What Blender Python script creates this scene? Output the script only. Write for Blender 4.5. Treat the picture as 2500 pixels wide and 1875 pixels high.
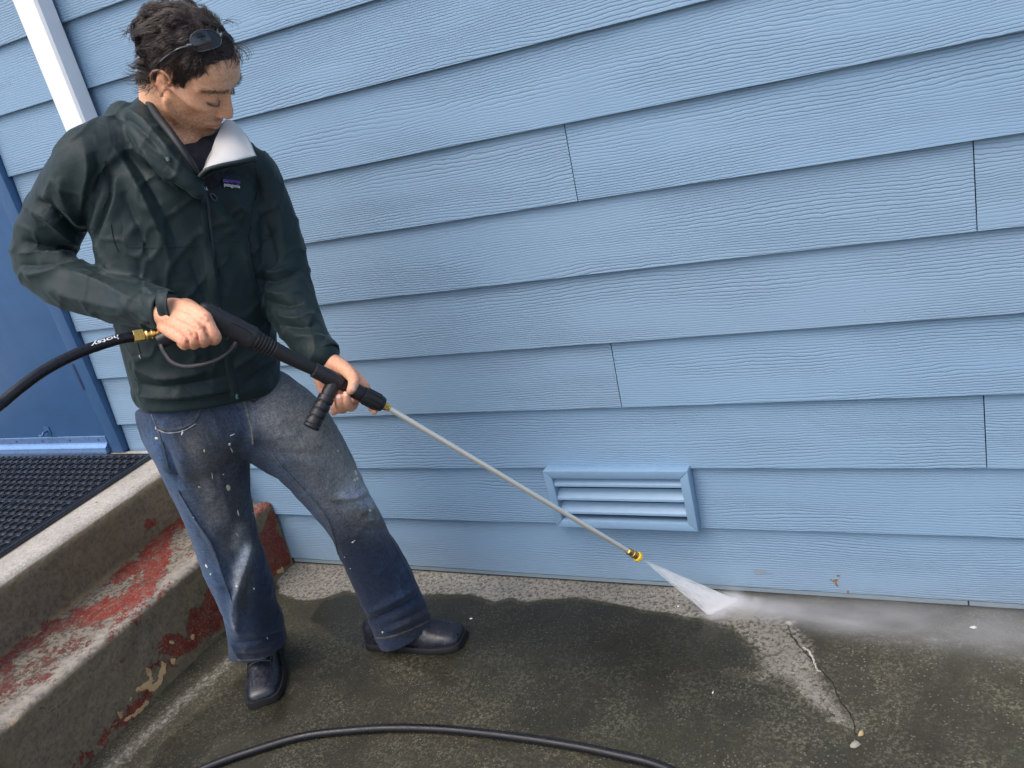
import bpy, bmesh, math, random
import numpy as np
from mathutils import Vector
from mathutils.bvhtree import BVHTree

for o in list(bpy.data.objects):
    bpy.data.objects.remove(o)
S = bpy.context.scene
C = S.collection
RNG = np.random.default_rng(7)
random.seed(7)

# ------------------------------------------------------------------ camera
FPX, IW, IH = 2118.35, 2500.0, 1875.0
CAM = np.array([0.0, -1.87984, 1.45278])
RT = np.array([0.88471803, 0.40490747, -0.2309198])
UP = np.array([0.04472824, 0.41937004, 0.90671283])
FW = np.array([-0.46397564, 0.81251382, -0.35291343])
cd = bpy.data.cameras.new('camera')
cam = bpy.data.objects.new('camera', cd)
C.objects.link(cam)
cd.sensor_width = 36.0
cd.lens = 36.0 * FPX / IW
cd.clip_start = 0.05
cd.clip_end = 2000
from mathutils import Matrix
cam.matrix_world = Matrix((
    (RT[0], UP[0], -FW[0], CAM[0]), (RT[1], UP[1], -FW[1], CAM[1]),
    (RT[2], UP[2], -FW[2], CAM[2]), (0, 0, 0, 1)))
S.camera = cam

# ------------------------------------------------------------------ light
SUN_AZ_VEC = (-0.26, -0.56, 1.05)      # towards the brightest part of the open sky
wd = bpy.data.worlds.new('World')
S.world = wd
wd.use_nodes = True
nt = wd.node_tree
for n in list(nt.nodes):
    nt.nodes.remove(n)
sky = nt.nodes.new('ShaderNodeTexSky')
sky.sky_type = 'NISHITA'
sky.sun_disc = False
v = Vector(SUN_AZ_VEC).normalized()
sky.sun_elevation = math.asin(v.z)
sky.sun_rotation = math.atan2(v.x, v.y)
sky.air_density = 1.0
sky.dust_density = 4.0
sky.ozone_density = 0.6
bg = nt.nodes.new('ShaderNodeBackground')
bg.inputs['Strength'].default_value = 0.15
wo = nt.nodes.new('ShaderNodeOutputWorld')
nt.links.new(sky.outputs[0], bg.inputs[0])
nt.links.new(bg.outputs[0], wo.inputs[0])
sd = bpy.data.lights.new('sun', 'SUN')
sd.energy = 0.55
sd.angle = math.radians(60)
sd.color = (1.0, 0.94, 0.84)
sun = bpy.data.objects.new('sun', sd)
C.objects.link(sun)
sun.rotation_euler = v.to_track_quat('Z', 'Y').to_euler()
sun.location = v * 8
S.view_settings.view_transform = 'Standard'
S.view_settings.look = 'None'
S.view_settings.gamma = 1.0
S.view_settings.use_curve_mapping = False
S.view_settings.exposure = 0.92
S.cycles.max_bounces = 12
S.cycles.diffuse_bounces = 3
S.cycles.glossy_bounces = 3
S.cycles.volume_bounces = 10
S.cycles.transparent_max_bounces = 8
S.cycles.use_adaptive_sampling = True
S.cycles.adaptive_threshold = 0.015
S.render.resolution_x = 1024
S.render.resolution_y = 768

# ------------------------------------------------------------------ helpers
def at(u, v, d):
    """world point at photo position u, v (2500 x 1875) and depth d metres"""
    return CAM + d * (FW + RT * (u - IW / 2) / FPX - UP * (v - IH / 2) / FPX)

def on_plane(u, v, axis, val):
    d = at(u, v, 1.0) - CAM
    return CAM + d * (val - CAM[axis]) / d[axis]

def to_px(p):
    d = np.asarray(p, float) - CAM
    z = d @ FW
    return np.stack([IW / 2 + FPX * (d @ RT) / z, IH / 2 - FPX * (d @ UP) / z], -1), z

def nrm(a):
    a = np.asarray(a, float)
    return a / np.maximum(np.linalg.norm(a, axis=-1, keepdims=True), 1e-12)

def new_obj(name, mesh, parent=None):
    o = bpy.data.objects.new(name, mesh)
    C.objects.link(o)
    if parent is not None:
        o.parent = parent
    return o

def thing(name, label, cat, loc=(0, 0, 0), group=None, kind=None):
    o = new_obj(name, None)
    o.empty_display_size = 0.1
    o.location = loc
    o['label'] = label
    o['category'] = cat
    if group: o['group'] = group
    if kind: o['kind'] = kind
    return o

def tag(o, label=None, cat=None, group=None, kind=None):
    if label: o['label'] = label
    if cat: o['category'] = cat
    if group: o['group'] = group
    if kind: o['kind'] = kind
    return o

def root_loc(o):
    p = np.zeros(3)
    while o is not None:
        p += np.array(o.location)
        o = o.parent
    return p

def part(name, vf, mat, parent=None, smooth=False, attrs=None, label=None, origin=None):
    """one mesh object from world-space (verts, faces); mat may be a list with face indices in attrs['mat']"""
    V, F = np.asarray(vf[0], float), vf[1]
    off = root_loc(parent)
    loc = np.zeros(3)
    if origin is not None:
        loc = np.asarray(origin, float) - off
    me = bpy.data.meshes.new(name)
    if isinstance(F, np.ndarray):
        W = (V - off - loc).astype(np.float32); k = F.shape[1]
        me.vertices.add(len(W)); me.vertices.foreach_set('co', W.ravel())
        me.loops.add(F.size); me.loops.foreach_set('vertex_index', F.astype(np.int32).ravel())
        me.polygons.add(len(F)); me.polygons.foreach_set('loop_start', np.arange(0, F.size, k, dtype=np.int32))
        me.update(calc_edges=True)
    else:
        me.from_pydata((V - off - loc).tolist(), [], [list(map(int, f)) for f in F])
    mats = mat if isinstance(mat, (list, tuple)) else [mat]
    for m in mats: me.materials.append(m)
    if attrs:
        for k, a in attrs.items():
            if k == 'mat':
                me.polygons.foreach_set('material_index', np.asarray(a, np.int32))
                continue
            a = np.asarray(a, np.float32)
            if a.ndim == 1:
                at_ = me.attributes.new(k, 'FLOAT', 'POINT')
                at_.data.foreach_set('value', a)
            else:
                at_ = me.attributes.new(k, 'FLOAT_COLOR', 'POINT')
                at_.data.foreach_set('color', np.c_[a[:, :3], np.ones(len(a))].astype(np.float32).ravel())
    if smooth is True:
        me.polygons.foreach_set('use_smooth', np.ones(len(me.polygons), bool))
    me.update()
    o = new_obj(name, me, parent)
    o.location = loc
    if isinstance(smooth, (int, float)) and not isinstance(smooth, bool):
        me.polygons.foreach_set('use_smooth', np.ones(len(me.polygons), bool))
        me.set_sharp_from_angle(angle=math.radians(smooth))
    if label: o['label'] = label
    return o

def join(*vfs):
    V, F, n = [], [], 0
    for a in vfs:
        V.append(np.asarray(a[0], float))
        F += [[i + n for i in f] for f in a[1]]
        n += len(a[0])
    return np.concatenate(V), F

def box(x0, x1, y0, y1, z0, z1):
    V = [(x, y, z) for x in (x0, x1) for y in (y0, y1) for z in (z0, z1)]
    return np.array(V, float), [(0, 1, 3, 2), (4, 6, 7, 5), (0, 4, 5, 1), (2, 3, 7, 6), (0, 2, 6, 4), (1, 5, 7, 3)]

def bevel_vf(vf, w, seg=2):
    me = bpy.data.meshes.new('t')
    me.from_pydata(np.asarray(vf[0]).tolist(), [], [list(f) for f in vf[1]])
    bm = bmesh.new(); bm.from_mesh(me)
    bmesh.ops.recalc_face_normals(bm, faces=bm.faces[:])
    bmesh.ops.bevel(bm, geom=bm.edges[:], offset=w, segments=seg, profile=0.5, affect='EDGES', clamp_overlap=True)
    V = np.array([v.co[:] for v in bm.verts]); F = [[v.index for v in f.verts] for f in bm.faces]
    bm.free(); bpy.data.meshes.remove(me)
    return V, F

def obox(c, ax, half, bev=0.0, seg=2):
    """oriented box: centre, 3 axes, half sizes"""
    V, F = box(-half[0], half[0], -half[1], half[1], -half[2], half[2])
    if bev: V, F = bevel_vf((V, F), bev, seg)
    A = np.array([nrm(a) for a in ax])
    return np.asarray(c) + V @ A, F

def frames(P, up0=None):
    P = np.asarray(P, float)
    T = np.gradient(P, axis=0)
    T = nrm(T)
    n = np.asarray(up0, float) if up0 is not None else (np.array([0, 0, 1.0]) if abs(T[0][2]) < .9 else np.array([1.0, 0, 0]))
    N = []
    for t in T:
        n = n - t * (n @ t)
        n = n / np.linalg.norm(n)
        N.append(n)
    N = np.array(N)
    return T, N, np.cross(T, N)

def resample(P, n):
    """Catmull-Rom through rows of P (any columns), n samples"""
    P = np.asarray(P, float)
    if len(P) == 2:
        t = np.linspace(0, 1, n)[:, None]
        return P[0] * (1 - t) + P[1] * t
    Q = np.vstack([2 * P[0] - P[1], P, 2 * P[-1] - P[-2]])
    d = np.linalg.norm(np.diff(P[:, :3], axis=0), axis=1)
    s = np.r_[0, np.cumsum(d)]
    x = np.linspace(0, s[-1], n)
    i = np.clip(np.searchsorted(s, x, side='right') - 1, 0, len(P) - 2)
    t = ((x - s[i]) / np.maximum(d[i], 1e-9))[:, None]
    p0, p1, p2, p3 = Q[i], Q[i + 1], Q[i + 2], Q[i + 3]
    return .5 * ((2 * p1) + (-p0 + p2) * t + (2 * p0 - 5 * p1 + 4 * p2 - p3) * t ** 2 + (-p0 + 3 * p1 - 3 * p2 + p3) * t ** 3)

def tube(P, r, k=10, cap=True, up0=None, ry=None, power=2.0):
    """closed tube along P with radius r (scalar/array); ry = second radius (along binormal)"""
    P = np.asarray(P, float)
    n = len(P)
    r = np.broadcast_to(np.asarray(r, float), (n,))
    ry = r if ry is None else np.broadcast_to(np.asarray(ry, float), (n,))
    T, N, B = frames(P, up0)
    a = np.linspace(0, 2 * np.pi, k, endpoint=False)
    ca = np.sign(np.cos(a)) * np.abs(np.cos(a)) ** (2 / power)
    sa = np.sign(np.sin(a)) * np.abs(np.sin(a)) ** (2 / power)
    V = (P[:, None] + N[:, None] * (ca[None, :, None] * r[:, None, None]) + B[:, None] * (sa[None, :, None] * ry[:, None, None])).reshape(-1, 3)
    F = []
    for i in range(n - 1):
        for j in range(k):
            F.append((i * k + j, i * k + (j + 1) % k, (i + 1) * k + (j + 1) % k, (i + 1) * k + j))
    if cap:
        F.append(tuple(range(k - 1, -1, -1)))
        F.append(tuple(range((n - 1) * k, n * k)))
    return V, F

def capsule(a, b, ra, rb, k=12, m=4):
    """round-ended tapered limb"""
    a, b = np.asarray(a, float), np.asarray(b, float)
    t = nrm(b - a)
    th = np.linspace(np.pi / 2 * .96, 0, m)
    P = [a - t * ra * math.sin(x) for x in th] + [b + t * rb * math.sin(x) for x in th[::-1]]
    R = [ra * math.cos(x) for x in th] + [rb * math.cos(x) for x in th[::-1]]
    return tube(P, np.array(R), k)

def chain(pts, rad, k=12, n=None, flat=None):
    """smooth limb through points with radii, rounded ends"""
    D = np.c_[np.asarray(pts, float), np.asarray(rad, float)]
    n = n or 6 * (len(pts) - 1) + 1
    Q = resample(D, n)
    Pp, R = Q[:, :3], Q[:, 3]
    t0, t1 = nrm(Pp[1] - Pp[0]), nrm(Pp[-1] - Pp[-2])
    th = np.linspace(np.pi / 2 * .95, .35, 4)
    A = [Pp[0] - t0 * R[0] * math.sin(x) for x in th]; RA = [R[0] * math.cos(x) for x in th]
    B = [Pp[-1] + t1 * R[-1] * math.sin(x) for x in th[::-1]]; RB = [R[-1] * math.cos(x) for x in th[::-1]]
    return tube(np.vstack([A, Pp, B]), np.r_[RA, R, RB], k)

def lathe(prof, c, axis, k=20, up0=None):
    """prof rows (s along axis, r); closed with caps"""
    prof = np.asarray(prof, float)
    axis = nrm(axis)
    P = np.asarray(c) + prof[:, :1] * axis
    n0 = np.array([0, 0, 1.0]) if abs(axis[2]) < .9 else np.array([1.0, 0, 0])
    if up0 is not None: n0 = np.asarray(up0, float)
    n0 = nrm(n0 - axis * (n0 @ axis)); b0 = np.cross(axis, n0)
    a = np.linspace(0, 2 * np.pi, k, endpoint=False)
    ring = np.cos(a)[:, None] * n0 + np.sin(a)[:, None] * b0
    V = (P[:, None] + ring[None] * prof[:, 1][:, None, None]).reshape(-1, 3)
    n = len(prof); F = []
    for i in range(n - 1):
        for j in range(k):
            F.append((i * k + j, i * k + (j + 1) % k, (i + 1) * k + (j + 1) % k, (i + 1) * k + j))
    F.append(tuple(range(k - 1, -1, -1))); F.append(tuple(range((n - 1) * k, n * k)))
    return V, F

# numpy value noise --------------------------------------------------------
def _hash(i, seed):
    i = i.astype(np.int64)
    h = (i[..., 0] * 374761393 + i[..., 1] * 668265263 + i[..., 2] * 2147483647 + seed * 144665) & 0x7fffffff
    h = ((h ^ (h >> 13)) * 1274126177) & 0x7fffffff
    h = h ^ (h >> 16)
    return (h & 0xffff) / 65535.0

def vnoise(P, scale, seed=0):
    P = np.asarray(P, float) * scale
    i = np.floor(P); f = P - i
    f = f * f * (3 - 2 * f)
    out = 0
    for dx in (0, 1):
        for dy in (0, 1):
            for dz in (0, 1):
                w = (f[..., 0] if dx else 1 - f[..., 0]) * (f[..., 1] if dy else 1 - f[..., 1]) * (f[..., 2] if dz else 1 - f[..., 2])
                out = out + w * _hash(i + np.array([dx, dy, dz]), seed)
    return out * 2 - 1

def fbm(P, scale, octv=4, seed=0, gain=.5):
    s, a, t = 0, 1.0, 0
    for o in range(octv):
        s = s + a * vnoise(P, scale * 2 ** o, seed + o * 17); t += a; a *= gain
    return s / t

def sdf_poly(p, poly):
    """signed distance (negative inside) of 2D points to a polygon"""
    p = np.asarray(p, float); poly = np.asarray(poly, float)
    d = np.full(len(p), 1e9); ins = np.zeros(len(p), bool)
    for i in range(len(poly)):
        a, b = poly[i], poly[(i + 1) % len(poly)]
        e = b - a; w = p - a
        t = np.clip((w @ e) / max(e @ e, 1e-12), 0, 1)
        d = np.minimum(d, np.linalg.norm(w - t[:, None] * e, axis=1))
        c = ((a[1] > p[:, 1]) != (b[1] > p[:, 1]))
        with np.errstate(divide='ignore', invalid='ignore'):
            x = (b[0] - a[0]) * (p[:, 1] - a[1]) / (b[1] - a[1] + 1e-15) + a[0]
        ins ^= c & (p[:, 0] < x)
    return np.where(ins, -d, d)

def dist_line(p, line):
    """distance of points (n,k) to a polyline, and parameter 0..1 along it"""
    p = np.asarray(p, float); line = np.asarray(line, float)
    L = np.r_[0, np.cumsum(np.linalg.norm(np.diff(line, axis=0), axis=1))]
    best = np.full(len(p), 1e9); par = np.zeros(len(p))
    for i in range(len(line) - 1):
        a, b = line[i], line[i + 1]; e = b - a
        w = p - a
        t = np.clip((w @ e) / max(e @ e, 1e-12), 0, 1)
        d = np.linalg.norm(w - t[:, None] * e, axis=1)
        m = d < best
        best[m] = d[m]; par[m] = (L[i] + t[m] * (L[i + 1] - L[i])) / L[-1]
    return best, par

def sstep(a, b, x):
    t = np.clip((x - a) / (b - a), 0, 1)
    return t * t * (3 - 2 * t)

# sculpting ----------------------------------------------------------------
class Sculpt:
    """a closed surface melted out of overlapping lofts, then pushed and pulled"""
    def __init__(self, vfs, voxel, smooth=4, lam=.5):
        V, F = join(*vfs)
        me = bpy.data.meshes.new('tmp'); me.from_pydata(V.tolist(), [], [list(f) for f in F])
        bm = bmesh.new(); bm.from_mesh(me); bmesh.ops.recalc_face_normals(bm, faces=bm.faces[:]); bm.to_mesh(me); bm.free()
        ob = bpy.data.objects.new('tmp', me); C.objects.link(ob)
        md = ob.modifiers.new('r', 'REMESH'); md.mode = 'VOXEL'; md.voxel_size = voxel; md.adaptivity = 0
        ev = ob.evaluated_get(bpy.context.evaluated_depsgraph_get()); m2 = ev.to_mesh()
        n = len(m2.vertices); self.V = np.empty(n * 3, np.float32); m2.vertices.foreach_get('co', self.V)
        self.V = self.V.reshape(-1, 3).astype(float)
        lt = np.empty(len(m2.polygons), np.int32); m2.polygons.foreach_get('loop_total', lt)
        ls = np.empty(len(m2.loops), np.int32); m2.loops.foreach_get('vertex_index', ls)
        assert (lt == 4).all(), set(lt)
        self.F = ls.reshape(-1, 4)
        ev.to_mesh_clear(); bpy.data.objects.remove(ob); bpy.data.meshes.remove(me)
        F = self.F
        E = np.concatenate([F[:, [0, 1]], F[:, [1, 2]], F[:, [2, 3]], F[:, [3, 0]]]).astype(np.int64)
        E = np.unique(E.min(1) * n + E.max(1))
        E = np.stack([E // n, E % n], 1)
        self.E = E
        self.deg = np.bincount(E.ravel(), minlength=len(self.V)).astype(float)[:, None]
        self.smooth(smooth, lam)
    def lap(self, X):
        s = np.zeros_like(X)
        for c in range(X.shape[1]):
            s[:, c] = np.bincount(self.E[:, 0], X[self.E[:, 1], c], len(X)) + np.bincount(self.E[:, 1], X[self.E[:, 0], c], len(X))
        return s / self.deg - X
    def smooth(self, n, lam=.5, mask=None):
        for _ in range(n):
            d = self.lap(self.V) * lam
            self.V += d if mask is None else d * mask[:, None]
    def normals(self):
        a, b, c, d = (self.V[self.F[:, i]] for i in range(4))
        fn = np.cross(c - a, d - b)
        N = np.zeros_like(self.V)
        for i in range(4):
            for k in range(3):
                N[:, k] += np.bincount(self.F[:, i], fn[:, k], len(self.V))
        return nrm(N)
    def bvh(self):
        return BVHTree.FromPolygons(self.V.tolist(), self.F.tolist())
    def cast(self, uv, bvh=None):
        bvh = bvh or self.bvh()
        out = []
        for u, v in uv:
            d = Vector(at(u, v, 1.0) - CAM).normalized()
            h = bvh.ray_cast(Vector(CAM), d)
            if h[0] is not None: out.append(h[0][:])
        return np.array(out)
    def folds(self, strokes):
        """strokes: (photo points, width m, height m[, sharp side]) laid on the surface and raised or sunk"""
        bvh = self.bvh(); N = self.normals(); D = np.zeros(len(self.V))
        for st in strokes:
            uv, w, h = st[0], st[1], st[2]
            uv = resample(np.c_[np.asarray(uv, float), np.zeros(len(uv))], max(8, 5 * len(uv)))[:, :2]
            L = self.cast(uv, bvh)
            if len(L) < 2: continue
            lo, hi = L.min(0) - 4 * w, L.max(0) + 4 * w
            m = np.where(((self.V > lo) & (self.V < hi)).all(1))[0]
            if not len(m): continue
            d, t = dist_line(self.V[m], L)
            env = np.clip(np.minimum(t, 1 - t) * 5, 0, 1) ** .7
            ridge = .38 * np.exp(-(d / w) ** 2) + .80 * np.exp(-1.7 * d / (w * .55)) - .16 * np.exp(-((d - 1.9 * w) / w) ** 2)
            D[m] += h * ridge * env
        self.V += N * D[:, None]
    def vf(self):
        return self.V, self.F

# materials ----------------------------------------------------------------
class MB:
    def __init__(self, name, rough=.6, spec=.5, metal=0.0):
        self.m = bpy.data.materials.new(name); self.m.use_nodes = True
        self.t = self.m.node_tree
        self.b = self.t.nodes['Principled BSDF']
        self.b.inputs['Roughness'].default_value = rough
        self.b.inputs['Metallic'].default_value = metal
        self.b.inputs['Specular IOR Level'].default_value = spec
        self._c = None
    def n(self, typ, **kw):
        x = self.t.nodes.new(typ)
        for k, v in kw.items(): setattr(x, k, v)
        return x
    def set(self, sock, val):
        if hasattr(val, 'is_linked') or hasattr(val, 'links'):
            self.t.links.new(val, sock)
        else:
            sock.default_value = val
    def obj(self):
        if self._c is None: self._c = self.n('ShaderNodeTexCoord').outputs['Object']
        return self._c
    def geo(self):
        return self.n('ShaderNodeNewGeometry').outputs['Position']
    def map(self, vec, scale=(1, 1, 1), loc=(0, 0, 0)):
        x = self.n('ShaderNodeMapping'); self.set(x.inputs['Vector'], vec)
        self.set(x.inputs['Scale'], scale); self.set(x.inputs['Location'], loc)
        return x.outputs[0]
    def noise(self, scale, detail=3, rough=.55, vec=None, dist=0.0, out='Fac'):
        x = self.n('ShaderNodeTexNoise'); self.set(x.inputs['Vector'], vec if vec is not None else self.obj())
        self.set(x.inputs['Scale'], scale); self.set(x.inputs['Detail'], detail); self.set(x.inputs['Roughness'], rough); self.set(x.inputs['Distortion'], dist)
        return x.outputs[out]
    def voro(self, scale, vec=None, feature='F1', out='Distance', rand=1.0):
        x = self.n('ShaderNodeTexVoronoi', feature=feature); self.set(x.inputs['Vector'], vec if vec is not None else self.obj())
        self.set(x.inputs['Scale'], scale); self.set(x.inputs['Randomness'], rand)
        return x.outputs[out]
    def math(self, op, a, b=0.0, c=0.0, clamp=False):
        x = self.n('ShaderNodeMath', operation=op, use_clamp=clamp)
        for i, q in enumerate((a, b, c)): self.set(x.inputs[i], q)
        return x.outputs[0]
    def ramp(self, f, a, b, lo=0.0, hi=1.0, smooth=True):
        x = self.n('ShaderNodeMapRange', interpolation_type='SMOOTHSTEP' if smooth else 'LINEAR')
        self.set(x.inputs[0], f)
        for i, q in enumerate((a, b, lo, hi)): self.set(x.inputs[i + 1], q)
        return x.outputs[0]
    def mix(self, f, a, b, mode='MIX'):
        x = self.n('ShaderNodeMix', data_type='RGBA', blend_type=mode)
        def col(q): return (q[0], q[1], q[2], 1.0) if isinstance(q, (tuple, list)) else q
        self.set(x.inputs[0], f); self.set(x.inputs[6], col(a)); self.set(x.inputs[7], col(b))
        return x.outputs[2]
    def attr(self, name, out='Fac'):
        return self.n('ShaderNodeAttribute', attribute_name=name).outputs[out]
    def sep(self, vec):
        x = self.n('ShaderNodeSeparateXYZ'); self.set(x.inputs[0], vec); return x.outputs
    def comb(self, x, y, z):
        q = self.n('ShaderNodeCombineXYZ')
        for i, a in enumerate((x, y, z)): self.set(q.inputs[i], a)
        return q.outputs[0]
    def color(self, c):
        self.set(self.b.inputs['Base Color'], (c[0], c[1], c[2], 1.0) if isinstance(c, (tuple, list)) else c); return self
    def rough(self, r):
        self.set(self.b.inputs['Roughness'], r); return self
    def bump(self, h, dist=.002, strength=1.0, prev=None):
        x = self.n('ShaderNodeBump'); self.set(x.inputs['Height'], h); self.set(x.inputs['Distance'], dist); self.set(x.inputs['Strength'], strength)
        if prev is not None: self.set(x.inputs['Normal'], prev)
        self.set(self.b.inputs['Normal'], x.outputs[0]); return x.outputs[0]

def simple(name, col, rough=.5, metal=0.0, nscale=60.0, var=.15, bump=0.0, spec=.5):
    m = MB(name, rough, spec, metal)
    f = m.noise(nscale, 4)
    c2 = tuple(x * (1 - var) for x in col); c1 = tuple(min(1, x * (1 + var)) for x in col)
    m.color(m.mix(f, c2, c1))
    m.rough(m.ramp(m.noise(nscale * .4, 3), .3, .7, rough * .85, min(1, rough * 1.15)))
    if bump: m.bump(m.noise(nscale * 3, 3), bump, .6)
    return m.m

# ================================================================== MATERIALS OF THE PLACE
def siding_material():
    m = MB('siding_paint', .5, .35)
    rnd = m.n('ShaderNodeObjectInfo').outputs['Random']
    o = m.obj()
    off = m.comb(m.math('MULTIPLY', rnd, 37.0), m.math('MULTIPLY', rnd, 11.0), m.math('MULTIPLY', rnd, 23.0))
    va = m.n('ShaderNodeVectorMath', operation='ADD'); m.set(va.inputs[0], o); m.set(va.inputs[1], off)
    p = va.outputs[0]
    s = m.sep(p)
    big = m.noise(1.0, 1.5, .5, m.map(p, (1.3, 1, 8.0)))
    mid = m.noise(1.0, 2, .5, m.map(p, (9, 1, 22)))
    fine = m.noise(1.0, 2, .6, m.map(p, (45, 1, 60)))
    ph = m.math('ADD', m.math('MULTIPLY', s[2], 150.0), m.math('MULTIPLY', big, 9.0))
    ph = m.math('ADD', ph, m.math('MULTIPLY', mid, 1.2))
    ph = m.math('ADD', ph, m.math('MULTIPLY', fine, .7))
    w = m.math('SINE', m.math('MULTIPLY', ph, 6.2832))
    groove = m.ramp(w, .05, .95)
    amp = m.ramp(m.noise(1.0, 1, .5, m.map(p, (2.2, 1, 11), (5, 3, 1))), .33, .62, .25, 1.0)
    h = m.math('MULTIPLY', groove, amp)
    grain = m.noise(1.0, 3, .6, m.map(p, (60, 60, 700)))
    hh = m.math('ADD', m.math('MULTIPLY', h, -1.0), m.math('MULTIPLY', grain, .35))
    m.bump(hh, .0010, 1.0)
    cloud = m.noise(2.3, 4, .6, p)
    base = m.mix(cloud, (.178, .292, .426), (.218, .347, .487))
    base = m.mix(m.math('MULTIPLY', m.math('SUBTRACT', rnd, .3), .4, clamp=True), base, (.22, .30, .385))
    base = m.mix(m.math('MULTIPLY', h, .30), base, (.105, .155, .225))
    # splashed dirt and small chips near the ground
    wz = m.sep(m.geo())
    low = m.ramp(wz[2], .03, .16, 1, 0)
    chip = m.ramp(m.voro(48, m.map(m.geo(), (1, 1, .7))), .035, .06, 1, 0)
    gate = m.ramp(m.noise(9, 2), .60, .66)
    base = m.mix(m.math('MULTIPLY', chip, m.math('MULTIPLY', gate, .75)), base, (.045, .055, .065))
    base = m.mix(m.math('MULTIPLY', low, m.math('MULTIPLY', m.noise(40, 4), .35)), base, (.20, .22, .22))
    m.color(base)
    m.rough(m.ramp(m.noise(30, 3, vec=p), .3, .7, .42, .6))
    return m.m

M_SIDING = siding_material()
def painted(name, col, rough, bump=.0006, nscale=40, var=.1, spec=.4):
    return simple(name, col, rough, 0, nscale, var, bump, spec)
M_DOOR = painted('door_blue_paint', (.042, .112, .245), .42, .0003, 9, .2, .4)
M_CASING = painted('casing_blue_paint', (.042, .108, .235), .45)
M_VENT = painted('vent_blue_paint', (.20, .325, .47), .38, .0003, 50, .08)
M_WHITE = painted('white_downspout_paint', (.80, .82, .84), .35, .0003, 30, .05)
M_DARKGAP = simple('shadow_gap_felt', (.015, .015, .016), .9)
M_STRIP = painted('starter_strip_paint', (.20, .26, .30), .5)
M_ALU = simple('aluminium_sweep', (.20, .34, .60), .30, .6, 80, .15, .0002)
M_HINGE = painted('hinge_paint', (.03, .06, .14), .4)
M_STEEL_SCREEN = simple('insect_screen', (.03, .03, .03), .7, .3)

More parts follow.
